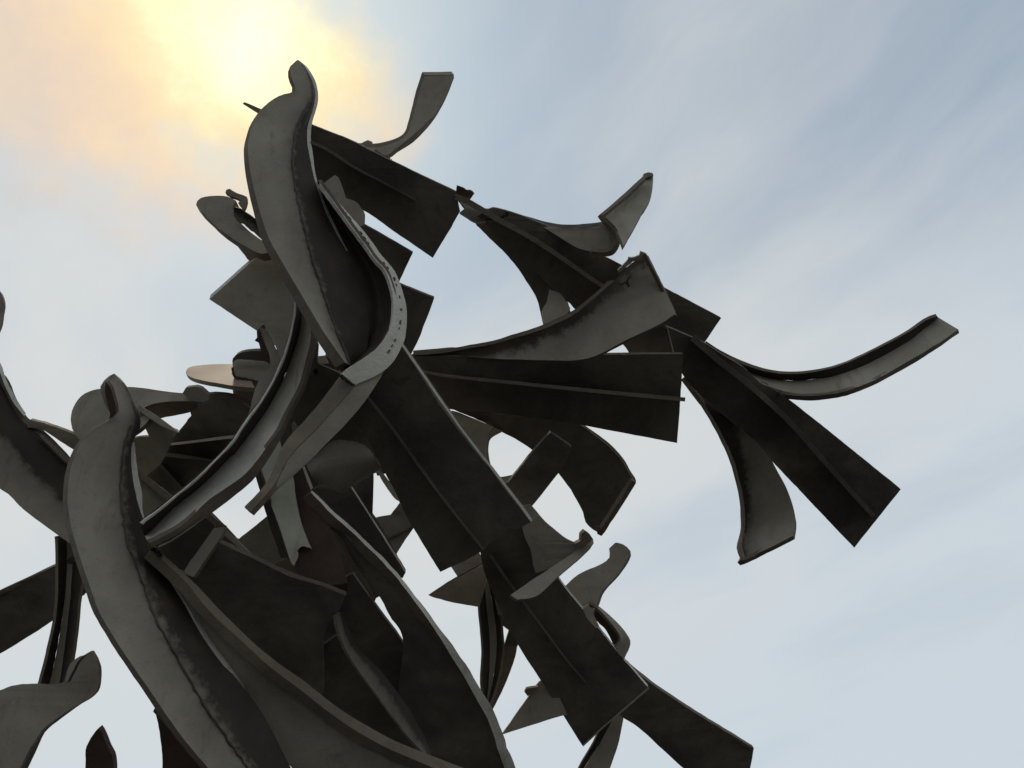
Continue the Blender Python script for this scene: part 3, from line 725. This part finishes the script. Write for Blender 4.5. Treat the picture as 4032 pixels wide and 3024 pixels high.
# ---- dark webs behind it
plate("dark_web", px("J", -150, 60, 300, 250, 1040, 130, 1300, 20, 1475, 258, 1600, 430, 1735, 615, 1950, 1000, 2085, 1650, 2090, 1850, 1500, 1600, 900, 1150, 300, 700), 4.55, (.05, -.42, .9), th=.02, step=40)
plate("dark_web", px("F", 1000, 420, 1190, 465, 1340, 250, 1550, 345, 1800, 465, 2000, 525, 2150, 585, 2120, 660, 2050, 760, 2010, 880, 2010, 1180, 1980, 1260, 1700, 1050, 1300, 700), 4.02, (.05, -.38, .92), th=.03, jag=.003)
loft("flange_edge", [px("F", 1335, 245, 1550, 332, 1800, 452, 2000, 512, 2150, 572), px("F", 1338, 265, 1550, 358, 1795, 478, 1990, 530, 2148, 590)], 4.0, (.05, -.1, 1), th=.03, N=20, mat="cut", edge="cut")
plate("dark_web", px("J", 1050, 640, 1160, 560, 1500, 1000, 1900, 1580, 1700, 1520, 1290, 1230, 1045, 1060), 4.40, (.05, -.45, .9), th=.02)

plate("dark_web", px("F", 900, 330, 960, 240, 1290, 60, 1400, 165, 1480, 250, 1560, 345, 1200, 500, 1050, 440), 4.5, (0, -.3, .95), th=.02)
# bracket between the front beam and the channel strip
plate("bracket", px("F", 1330, 170, 1395, 160, 1380, 210, 1205, 470, 1150, 445, 1160, 410), 3.84, (-.2, .40, .9), th=.025)
plate("bracket_web", px("F", 975, 290, 1090, 235, 1280, 100, 1335, 150, 1330, 180, 1160, 410, 1130, 440, 1020, 340), 4.05, (.1, -.4, .9), th=.02)
plate("torn_tab", px("F", 1270, 60, 1300, 75, 1340, 110, 1400, 155, 1390, 175, 1340, 150, 1290, 110), 3.92, (0, .2, .95), th=.03, mat="cut", jag=.005)
plate("strut", px("F", 1390, 165, 1480, 250, 1570, 340, 1545, 345, 1450, 255, 1375, 185), 4.05, (0, .2, .95), th=.02)
plate("web", px("F", 1370, 190, 1480, 240, 1680, 80, 1700, 150, 1830, 400, 1840, 470, 1740, 420, 1668, 380, 1560, 345), 4.35, (0, -.15, .97), th=.02)
plate("torn_tab", px("F", 1710, 385, 1765, 365, 1850, 390, 1850, 470, 1740, 425), 4.3, (0, -.4, .9), th=.02, jag=.005)

# ---- column with flaking cream paint in the middle
VA, VD, VN = px("G", 420, 600)[0], 4.20, (.1, .35, .93)
v0 = px("G", 225, 260, 300, 490, 350, 640, 400, 790, 440, 900, 466, 972)
v1 = px("G", 420, 60, 440, 300, 490, 500, 530, 660, 575, 800, 600, 850)
painted = plate("painted_web", px("G", 205, 230, 370, 60, 430, 250, 470, 340, 490, 500, 530, 660, 575, 790, 605, 850, 580, 838, 545, 830, 520, 838, 500, 865, 505, 900, 490, 940, 475, 972, 455, 950, 400, 790, 350, 640, 285, 470), VD, VN, th=.02, mat="paint", edge="cut", a=VA, step=10, jag=.003)
rusted = plate("rusted_web", px("G", 470, 330, 545, 255, 600, 420, 640, 480, 700, 600, 740, 740, 800, 900, 860, 1100, 760, 1110, 680, 1110, 490, 1035, 470, 960, 440, 800), VD + .035, VN, th=.02, mat="rust", edge="rust", a=VA, jag=.004)
plate("web_edge", px("G", 535, 255, 552, 250, 590, 350, 620, 425, 600, 430, 570, 360), VD - .02, VN, th=.02, mat="bare", a=VA)
plate("dark_flange", px("G", 190, 300, 225, 270, 300, 500, 400, 800, 470, 975, 490, 1035, 400, 960, 270, 590), VD + .06, (.0, -.4, .9), th=.02)
plate("torn_plate", px("K", 685, 1300, 712, 1262, 740, 1310, 860, 1352, 740, 1505, 705, 1440), 4.3, (.1, .2, .95), th=.02, jag=.003)
plate("dark_web", px("K", 940, 350, 985, 480, 965, 560, 970, 640, 1090, 640, 1050, 540, 1200, 700, 1240, 800, 1300, 900, 1020, 1250, 860, 1352, 740, 1310, 690, 1260, 600, 1560, 300, 1700, 560, 1370, 800, 900), 4.62, (.0, -.4, .9), th=.02, step=30)
plate("bracket", px("K", 965, 560, 1055, 552, 1085, 640, 960, 640), 4.70, (0, .3, .95), th=.02)
rib("rib", px("K", 840, 985, 980, 1000, 1130, 1025), 4.62, (0, -.4, .9), px("K", 1000, 900)[0], .08, 12, "steel")
plate("dark_web", px("D", 1180, 900, 1340, 1060, 1420, 1200, 1520, 1500, 1400, 1540, 1340, 1400, 1050, 1330, 1100, 1150), 4.55, (.0, -.42, .9), th=.02)
plate("dark_web", px("G", 655, -490, 860, -390, 1000, -190, 1055, 130, 1035, 305, 1042, 610, 1100, 750, 1265, 1055, 1095, 1188, 1050, 1218, 900, 1180, 735, 1110, 500, 1030, 440, 880, 295, 520, 300, 200, 450, -80), 4.72, (0, -.36, .93), th=.02, step=40)
# belly-shaped plate under the sweep
loft("rolled_plate", [px("G", 560, 230, 750, 75, 880, 66, 980, 90, 1030, 130), px("G", 590, 300, 720, 240, 860, 220, 980, 210, 1070, 190), px("G", 640, 370, 740, 410, 830, 400, 970, 320, 1108, 262), px("G", 670, 390, 750, 435, 830, 446, 960, 352, 1105, 280)], 4.34, (.0, .1, 1), [.03, -.02, .02, .06], th=.02, N=24, scorch_shade=[.5, .1, .0, .3])

# ---- beam five: dark face with a pale flecked edge, down to the bottom centre
YA, YD, YN = px("G", 1100, 1100)[0], 4.02, (.0, -.38, .92)
y0 = px("G", 600, 440, 660, 500, 755, 600, 900, 735, 1125, 955, 1240, 1085, 1480, 1410) + px("H", 300, 1000, 420, 1200, 520, 1400, 610, 1659, 660, 1850)
y1 = px("G", 610, 428, 680, 490, 775, 588, 920, 720, 1145, 940, 1260, 1068, 1510, 1395) + px("H", 330, 960, 460, 1170, 560, 1350, 680, 1659, 740, 1850)
fiv = loft("flange_edge", [y0, y1], YD, YN, [-.03, .0], th=.05, a=YA, N=50, mat="bare", edge="cut", jag=.004)
plate("curved_web", px("G", 590, 440, 660, 505, 755, 602, 900, 737, 1125, 957, 1240, 1087, 1480, 1412) + px("H", 302, 1002, 422, 1202, 522, 1402, 612, 1659, 660, 1850) + px("J", 1900, 1900, 1990, 1650, 1960, 1560, 1700, 1240) + px("G", 1268, 1528, 1170, 1340, 1095, 1195, 1050, 1220, 960, 1060, 850, 880, 735, 700, 640, 560), YD, YN, th=.025, parent=fiv, a=YA, corner=60, mat="scale")
# inner webs of beam five
plate("dark_web", px("J", 1040, 130, 1245, 215, 1300, 20, 1475, 260, 1735, 615, 1900, 950, 2010, 1300, 2090, 1640, 2000, 1660, 1850, 1500, 1600, 1150, 1380, 800, 1250, 500, 1180, 330), 4.30, (.05, -.42, .9), th=.02, step=40)
loft("flaked_web", [px("J", 1150, 380, 1180, 520, 1235, 670, 1335, 830, 1480, 1030, 1640, 1250, 1800, 1450, 1930, 1590), px("J", 1195, 345, 1250, 480, 1330, 650, 1480, 800, 1640, 980, 1800, 1200, 1920, 1420, 1990, 1590)], 3.98, (.25, .2, .95), [0, .04], th=.02, N=36, scorch_shade=[[.1, .15, .25, .35], .8], jag=.003, mat="scale")
loft("web_edge", [px("G", 722, 695, 750, 730, 850, 890, 960, 1080, 1050, 1235), px("G", 740, 700, 770, 735, 868, 885, 975, 1070, 1062, 1225)], 4.0, YN, th=.02, N=16, mat="cut", a=YA)

# ---- beam seen past it: thin pale edge
ED = plate("straight_flange", px("G", 600, 430, 680, 400, 830, 446, 895, 405, 1040, 305, 1052, 330, 1045, 600, 1065, 640, 1285, 1022, 1262, 1065, 1130, 940, 900, 720, 760, 590), 4.25, (.1, -.35, .93), th=.03, edge="rust")
loft("flange_edge", [px("G", 888, 408, 1050, 660, 1278, 1015), px("G", 900, 404, 1062, 655, 1288, 1010)], 4.22, (.1, -.35, .93), [0, .01], th=.02, N=10, mat="bare", parent=ED)
plate("torn_plate", px("G", 1060, 622, 1110, 612, 1175, 604, 1240, 518, 1345, 690, 1280, 790, 1214, 897, 1140, 775, 1100, 700), 4.45, (.1, .12, .98), th=.03, jag=.004)
rib("rib", px("G", 1150, 780, 1240, 735, 1340, 690), 4.45, (.1, .12, .98), px("G", 1200, 740)[0], .03, 6, "cut")
plate("web_edge", px("G", 1040, 300, 1110, 285, 1180, 385, 1245, 510, 1200, 480, 1130, 380, 1085, 297), 4.22, (.1, .1, .98), th=.02)

# ---- right of the long beam
plate("torn_plate", px("L", 160, 300, 220, 290, 400, 360, 600, 445, 545, 520, 520, 620, 520, 740, 400, 700), 4.93, (-.1, .22, .97), th=.03)
loft("flange_edge", [px("L", 590, 448, 540, 520, 518, 620, 520, 745, 545, 810), px("L", 690, 488, 575, 555, 550, 640, 552, 720, 572, 810)], 4.95, (-.1, .2, .97), [0, .02], th=.03, N=18, mat="steel", edge="cut")
plate("bracket", px("L", 640, 930, 680, 928, 805, 905, 760, 1020, 700, 1010), 4.95, (0, .2, .97), th=.03)
plate("straight_flange", px("L", 715, 990, 740, 985, 990, 672, 1150, 500, 1350, 640, 1290, 800, 1230, 888, 968, 1215, 860, 1300, 760, 1150), 4.85, (0, -.42, .9), th=.03)
n0 = px("L", 220, 280, 450, 380, 650, 480, 850, 590, 1000, 690, 1160, 830, 1300, 990, 1400, 1150, 1460, 1270, 1500, 1385, 1640, 1495)
n1 = px("L", 500, 300, 800, 340, 1150, 370, 1400, 420, 1520, 480, 1660, 590, 1780, 700, 1850, 790, 1900, 880, 1950, 960, 1968, 985)
n2 = px("L", 520, 290, 820, 330, 1170, 360, 1420, 410, 1540, 472, 1685, 575, 1800, 685, 1872, 780, 1920, 870, 1975, 950, 1980, 972)
pl54 = loft("peeled_flange", [n0, n1], 5.05, (.05, -.30, .95), [.03, 0], th=.03, N=40, scorch_shade=[.3, -.1], jag=.004, mat="scale")
loft("flange_edge", [n1, n2], 5.05, (.05, -.30, .95), [0, .02], th=.02, N=40, mat="cut", parent=pl54, a=px("L", 1200, 700)[0])
loft("end_edge", [px("L", 1600, 1485, 1650, 1498, 1780, 1300, 1980, 985), px("L", 1590, 1440, 1630, 1450, 1760, 1250, 1940, 965)], 5.03, (.05, -.45, .9), [.02, 0], th=.03, N=14, mat="cut", parent=pl54)

# ---- lower right beam and the pieces welded to it
OA, OD, ON = px("H", 950, 900)[0], 4.95, (-.02, -.33, .94)
ob = plate("straight_flange", px("H", 440, 180, 720, 60, 940, 470, 1150, 735, 1350, 982, 1505, 1160, 1300, 1335, 1095, 1520, 880, 1180, 680, 870, 560, 620, 480, 420), OD, ON, a=OA, edge="bare")
loft("end_edge", [px("H", 1505, 1158, 1300, 1332, 1096, 1516), px("H", 1512, 1166, 1305, 1342, 1098, 1526)], OD, ON, [-.006, 0], th=.02, a=OA, N=8, mat="bare", parent=ob)
rib("web", px("H", 520, 330, 650, 520, 830, 760, 1000, 990, 1120, 1130), OD, ON, OA, .08, 12, "steel", ob, 6)
plate("curved_web", px("H", 700, 30, 775, 25, 860, 125, 930, 185, 1000, 238, 1055, 265, 1090, 255, 1135, 245, 1150, 250, 950, 390, 805, 450, 770, 300, 730, 200), 4.67, (.05, -.1, 1), th=.03, jag=.003)
plate("hook_end", px("H", 1055, 262, 1085, 248, 1088, 205, 1110, 183, 1130, 190, 1162, 235, 1100, 290), 4.63, (.2, -.1, .97), th=.04, mat="cut")
plate("pale_flange_face", px("H", 648, 580, 800, 478, 1000, 345, 1162, 234, 1148, 288, 945, 466, 815, 585, 690, 612), 4.55, (.2, .62, .76), th=.03, edge="cut")
plate("bracket_face", px("H", 278, 408, 455, 320, 480, 380, 318, 466, 300, 440), 4.81, (-.1, .42, .9), th=.03)
plate("pointed_plate", px("H", 135, 582, 315, 467, 475, 395, 500, 480, 455, 657, 290, 630, 160, 595), 4.93, (-.1, .12, .98), th=.03, corner=30)
# narrow curved channel between the beams
m0 = px("H", 472, 390, 455, 520, 455, 640, 470, 800, 480, 950, 470, 1100, 478, 1220)
m1 = px("H", 505, 395, 490, 520, 495, 640, 515, 800, 520, 950, 512, 1100, 500, 1250)
m2 = px("H", 510, 400, 515, 520, 535, 640, 558, 800, 560, 950, 540, 1100, 505, 1260)
m3 = px("H", 512, 400, 545, 560, 575, 680, 590, 800, 598, 940, 570, 1100, 515, 1275)
m4 = px("H", 545, 560, 620, 700, 680, 870, 685, 950, 640, 1070, 580, 1210, 530, 1310)
nc = loft("curved_web", [m1, m2], 4.93, (-.05, .35, .93), [.04, .04], th=.02, N=30, scorch_shade=[.2, .2], a=px("H", 520, 800)[0])
loft("flange", [m0, m1], 4.93, (-.05, .35, .93), [-.03, .04], th=.015, N=30, scorch_shade=[.8, .8], a=px("H", 520, 800)[0], parent=nc)
loft("flange", [m2, m3], 4.93, (-.05, .35, .93), [.04, -.01], th=.015, N=30, scorch_shade=[.8, .8], a=px("H", 520, 800)[0], parent=nc)
plate("flange", px("H", 598, 930, 640, 880, 690, 880, 680, 960, 635, 1090, 570, 1235, 530, 1305, 505, 1260, 560, 1110), 5.03, (.1, .1, 1), th=.02, mat="cut")
plate("web", px("H", 540, 550, 570, 570, 640, 720, 680, 800, 640, 805, 585, 762, 560, 660), 4.95, (0, -.2, .97), th=.02)
plate("dark_web", px("H", 640, 800, 700, 860, 690, 905, 640, 900, 600, 930), 4.99, (0, -.4, .9), th=.02)
plate("dark_web", px("H", 480, 420, 560, 540, 690, 800, 720, 850, 640, 700, 540, 560), 4.91, (0, -.4, .9), th=.02)
pp = plate("pointed_plate", px("H", 595, 1452, 760, 1215, 832, 1120, 900, 1100, 1000, 1330, 975, 1332, 800, 1385), 5.08, (-.05, .12, .98), th=.03)
plate("weld_tab", px("H", 735, 1185, 748, 1165, 820, 1155, 800, 1180, 755, 1212), 5.06, (0, .0, 1), th=.03, parent=pp, mat="cut")
# hook behind the lower right beam
hk = plate("hook_plate", px("H", 985, 530, 1060, 462, 1130, 425, 1195, 398, 1250, 365, 1265, 340, 1262, 292, 1300, 257, 1345, 272, 1378, 310, 1375, 360, 1310, 460, 1220, 560, 1185, 640, 1150, 720, 1080, 700), 5.01, (-.1, .38, .92), th=.035, ex=(.02, -.006, -.03))
h0 = px("H", 1135, 632, 1200, 672, 1270, 750, 1318, 820, 1330, 860, 1300, 908)
h1 = px("H", 1140, 628, 1190, 645, 1290, 730, 1365, 815, 1395, 885, 1355, 985)
loft("curled_edge", [h0, h1], 4.93, (-.1, .2, .97), [-.02, .02], th=.02, N=24, mat="steel", edge="cut")
loft("curled_web", [px("H", 1130, 645, 1150, 700, 1200, 760, 1240, 800, 1290, 895), px("H", 1140, 640, 1200, 675, 1268, 752, 1316, 822, 1312, 900)], 4.99, (.3, -.3, .9), [.04, 0], th=.02, N=20, scorch_shade=[.8, .8])
plate("web", px("H", 1100, 660, 1135, 640, 1180, 735, 1200, 775, 1180, 790, 1120, 720), 4.7, (0, .2, .97), th=.02)
# outer beam running off to the lower right
kb = plate("curved_flange", px("H", 1380, 1010, 1420, 1050, 1560, 1160, 1800, 1318, 2000, 1440, 2162, 1540, 2135, 1680, 2080, 1850, 1900, 1800, 1720, 1659, 1450, 1412, 1330, 1330, 1250, 1200), 5.42, (.05, -.42, .9), th=.03, mat="scale", corner=30)
loft("flange_edge", [px("H", 1395, 1025, 1560, 1155, 1800, 1314, 2000, 1436, 2162, 1536), px("H", 1395, 1040, 1555, 1172, 1795, 1332, 1995, 1452, 2155, 1552)], 5.39, (.05, -.3, .95), th=.02, N=18, mat="cut", parent=kb)
cs = loft("curved_web", [px("H", 1340, 1250, 1270, 1380, 1190, 1520, 1110, 1659, 1060, 1760), px("H", 1365, 1270, 1345, 1380, 1320, 1500, 1268, 1659, 1230, 1760)], 5.50, (-.05, .25, .96), th=.03, N=20)
loft("flange", [px("H", 1330, 1240, 1210, 1412, 1150, 1530, 1075, 1659, 1030, 1760), px("H", 1342, 1250, 1260, 1400, 1190, 1530, 1112, 1659, 1065, 1760)], 5.48, (-.3, -.3, .9), [0, .03], th=.015, N=20, parent=cs, scorch_shade=[.8, .8])

# ---- lower left corner
cb = plate("straight_flange", px("F", -300, 700, 0, 562, 362, 390, 520, 300, 540, 560, 525, 580, 490, 602, 340, 735, 0, 950, -300, 1130), 4.42, (-.05, -.38, .92), th=.03)
loft("flange_edge", [px("F", -300, 695, 0, 556, 380, 376), px("F", -300, 722, 0, 584, 375, 402)], 4.38, (-.05, -.2, .97), th=.02, N=10, mat="cut", parent=cb)
i0 = px("F", 358, 215, 362, 400, 352, 700, 300, 950, 245, 1150)
i1 = px("F", 415, 215, 415, 400, 400, 600, 360, 900, 300, 1150)
i2 = px("F", 450, 215, 450, 400, 435, 600, 410, 850, 365, 1150)
i3 = px("F", 470, 215, 520, 400, 490, 610, 450, 960, 385, 1150)
vc = loft("curved_web", [i1, i2], 4.15, (.05, .35, .93), [.06, .06], th=.02, N=28, a=px("F", 400, 700)[0], scorch_shade=[.1, .1])
loft("flange", [i0, i1], 4.15, (.05, .35, .93), [-.02, .06], th=.015, N=28, a=px("F", 400, 700)[0], parent=vc, scorch_shade=[.85, .85])
loft("flange", [i2, i3], 4.15, (.05, .35, .93), [.06, -.02], th=.015, N=28, a=px("F", 400, 700)[0], parent=vc, scorch_shade=[.85, .85])
fin = plate("fin_plate", px("I", -200, 1010, 0, 958, 120, 915, 300, 900, 430, 905, 560, 890, 630, 830, 680, 700, 760, 640, 825, 600, 870, 680, 895, 780, 885, 920, 830, 1010, 720, 1080, 600, 1150, 400, 1300, 285, 1460, 180, 1659, 80, 1850, -300, 1900), 3.78, (.1, .30, .95), th=.03, corner=45)
loft("flange_edge", [px("I", 880, 940, 820, 1020, 640, 1150, 430, 1310, 340, 1480, 245, 1680, 160, 1850), px("I", 860, 960, 790, 1030, 600, 1130, 390, 1270, 260, 1440, 150, 1659, 60, 1850)], 3.80, (.1, .0, 1), [.06, .0], th=.02, N=24, mat="cut", parent=fin)
loft("web_edge", [px("I", 640, 1110, 460, 1220, 320, 1350, 200, 1500, 100, 1659, 0, 1850), px("I", 620, 1140, 430, 1280, 300, 1420, 200, 1580, 150, 1680, 70, 1850)], 3.76, (.1, .2, .97), [0, .02], th=.02, N=24, mat="steel", parent=fin)
plate("fin_tip", px("I", 620, 745, 660, 690, 720, 650, 760, 640, 700, 700, 660, 780, 610, 880, 585, 885), 3.74, (-.2, .3, .93), th=.02, parent=fin)
plate("pointed_tip", px("I", 770, 1900, 772, 1520, 800, 1420, 850, 1340, 890, 1297, 925, 1360, 975, 1480, 1020, 1590, 1028, 1900), 3.95, (.05, .02, 1), th=.04, mat="rust", edge="rust", jag=.004)
plate("dark_web", px("I", 1380, 1150, 1410, 1190, 1440, 1340, 1458, 1500, 1465, 1659, 1460, 1900, 2000, 1900, 1900, 1700, 1550, 1330), 3.85, (.1, -.3, .95), th=.03, mat="rust")

# ---- legs that carry it all (below the picture)
def leg_beam(top, foot, w=.26, dp=.24):
    top, foot = Vector(top), Vector(foot)
    t = (foot - top).normalized(); u = t.cross(Vector((0, 1, 0))).normalized(); v = t.cross(u).normalized()
    def box(nm, cu, cv, su, sv, par):
        bm = bmesh.new()
        q = []
        for p in (top, foot):
            q.append([bm.verts.new(p + u * (cu + a * su) + v * (cv + b * sv)) for a, b in ((-1, -1), (1, -1), (1, 1), (-1, 1))])
        bm.faces.new(q[0][::-1]); bm.faces.new(q[1])
        for k in range(4): bm.faces.new((q[0][k], q[0][(k + 1) % 4], q[1][(k + 1) % 4], q[1][k]))
        return finish(bm, nm, ["steel"], par)
    p = box("supporting_beam", 0, -dp / 2, w / 2, .014, None)
    box("flange", 0, dp / 2, w / 2, .014, p)
    box("web", 0, 0, .01, dp / 2 - .014, p)
def at(z, x, y, d): return world(px(z, x, y)[0], d)
leg_beam(at("H", 300, 1800, 4.1), (.55, 4.3, 0))
leg_beam(at("F", 1700, 2050, 3.75), (.15, 4.0, 0), .34, .3)
leg_beam(at("J", 1750, 2150, 3.95), (.3, 4.5, 0), .34, .3)
leg_beam(at("I", 1700, 1880, 3.9), (-.25, 4.4, 0), .3, .26)
leg_beam(at("I", 900, 1860, 3.95), (-.7, 4.3, 0), .12, .12)
leg_beam(at("I", -60, 1780, 3.8), (-.9, 4.2, 0), .2, .2)
leg_beam(at("H", 1140, 1740, 4.9), (.9, 4.7, 0), .16, .16)

# ---- weld beads where the pieces meet
def joint(z, pts, d, n, r=.007):
    q = px(z, *pts)
    bead(q, d, n, q[0], 0, r, None, r * .8)
joint("K", (1215, 775, 1290, 830, 1370, 882), 3.77, (.1, .3, .9), .006)
joint("A", (1240, 650, 1330, 690, 1430, 748, 1490, 765), 4.70, (.05, -.38, .92), .008)
joint("B", (1560, 1160, 1640, 1195, 1690, 1190), 4.86, (.05, -.35, .93), .008)
joint("H", (650, 585, 700, 612, 815, 588, 945, 468), 4.56, (.2, .5, .85), .006)
joint("F", (930, 270, 975, 310, 1010, 345), 3.66, (.2, .2, .95), .010)
joint("D", (1010, 880, 1030, 905), 4.0, (0, .2, .9), .008)
joint("E", (1690, 640, 1700, 705, 1780, 725, 1870, 742), 4.50, (-.1, .35, .93), .006)
joint("B", (480, 368, 440, 400, 330, 425), 4.70, (.1, .1, 1), .009)

head["label"] = "tallest curled flange, rising in front of the sun"
big["label"] = "large curled flange at the lower left front"
disc["label"] = "round flange end with a warm highlight in its colour"
painted["label"] = "column web with flaking cream paint"
rusted["label"] = "red-brown rusted web beside the cream paint"
tee["label"] = "horizontal dark flange pointing right at mid height"
curl["label"] = "long upswept curl at the far right"
fin["label"] = "fin-shaped plate in the lower left corner"

# ---- hidden struts that tie the pieces together behind the plates
bpy.context.view_layer.update()
deps = bpy.context.evaluated_depsgraph_get()
N_STRUT = []
def strut(a, b, w=.05):
    # start just behind the surface that hides it; skip it where it would show
    s0, s1 = px(*a[:3])[0], px(*b[:3])[0]
    def front(s):
        v = world(s, 1.0) - CAM
        ok, loc, *_ = scene.ray_cast(deps, CAM, v.normalized())
        return (loc - CAM).dot(FWD) if ok else 1e9
    d0 = front(s0) + .05
    for k in range(9):
        t = k / 8
        s = (s0[0] + (s1[0] - s0[0]) * t, s0[1] + (s1[1] - s0[1]) * t); dd = d0 + (b[3] - d0) * t
        for ox, oy in ((-32, 0), (32, 0), (0, -32), (0, 32)):
            if front((s[0] + ox, s[1] + oy)) > dd - .02: return
    p0, p1 = world(s0, d0), world(s1, b[3])
    t = (p1 - p0).normalized(); u = t.cross(UP).normalized(); v = t.cross(u)
    bm = bmesh.new()
    q = [[bm.verts.new(p + u * (x * w / 2) + v * (y * w / 2)) for x, y in ((-1, -1), (1, -1), (1, 1), (-1, 1))] for p in (p0 - t * .02, p1 + t * .02)]
    bm.faces.new(q[0][::-1]); bm.faces.new(q[1])
    for k in range(4): bm.faces.new((q[0][k], q[0][(k + 1) % 4], q[1][(k + 1) % 4], q[1][k]))
    finish(bm, "strut", ["scale"], None); N_STRUT.append(1)
for a, b in ((("A", 820, 900, 4.35), ("A", 850, 720, 4.72)), (("A", 760, 620, 4.5), ("A", 800, 640, 4.72)),
             (("D", 1180, 200, 4.25), ("D", 1400, 180, 4.78)), (("D", 1250, 420, 4.15), ("D", 1500, 500, 4.70)),
             (("D", 1480, 820, 4.05), ("D", 1650, 1000, 4.55)), (("G", 1600, 650, 4.45), ("H", 560, 330, 4.78)),
             (("H", 1250, 1150, 5.05), ("H", 1360, 1180, 5.36)), (("H", 1000, 820, 4.95), ("H", 1080, 680, 5.02)),
             (("H", 820, 1000, 5.0), ("H", 890, 1180, 5.08)), (("H", 560, 480, 4.8), ("H", 440, 480, 4.93)),
             (("T", 1150, 890, 4.72), ("T", 1180, 915, 5.0)), (("T", 1150, 960, 4.85), ("T", 1180, 940, 5.02)),
             (("G", 1150, 250, 4.25), ("G", 1000, 180, 4.70)), (("T", 1420, 820, 4.66), ("T", 1465, 790, 4.9)),
             (("H", 1250, 1300, 5.1), ("H", 1345, 1265, 5.5)), (("B", 60, 320, 4.78), ("B", 120, 330, 4.80)),
             (("D", 900, 650, 4.05), ("D", 820, 560, 4.5)), (("E", 1950, 700, 4.2), ("E", 1900, 720, 4.62)),
             (("E", 700, 1200, 3.8), ("E", 700, 1050, 4.25)), (("F", 480, 560, 3.9), ("F", 440, 480, 4.4))):
    strut(a, b)
print("struts", len(N_STRUT))
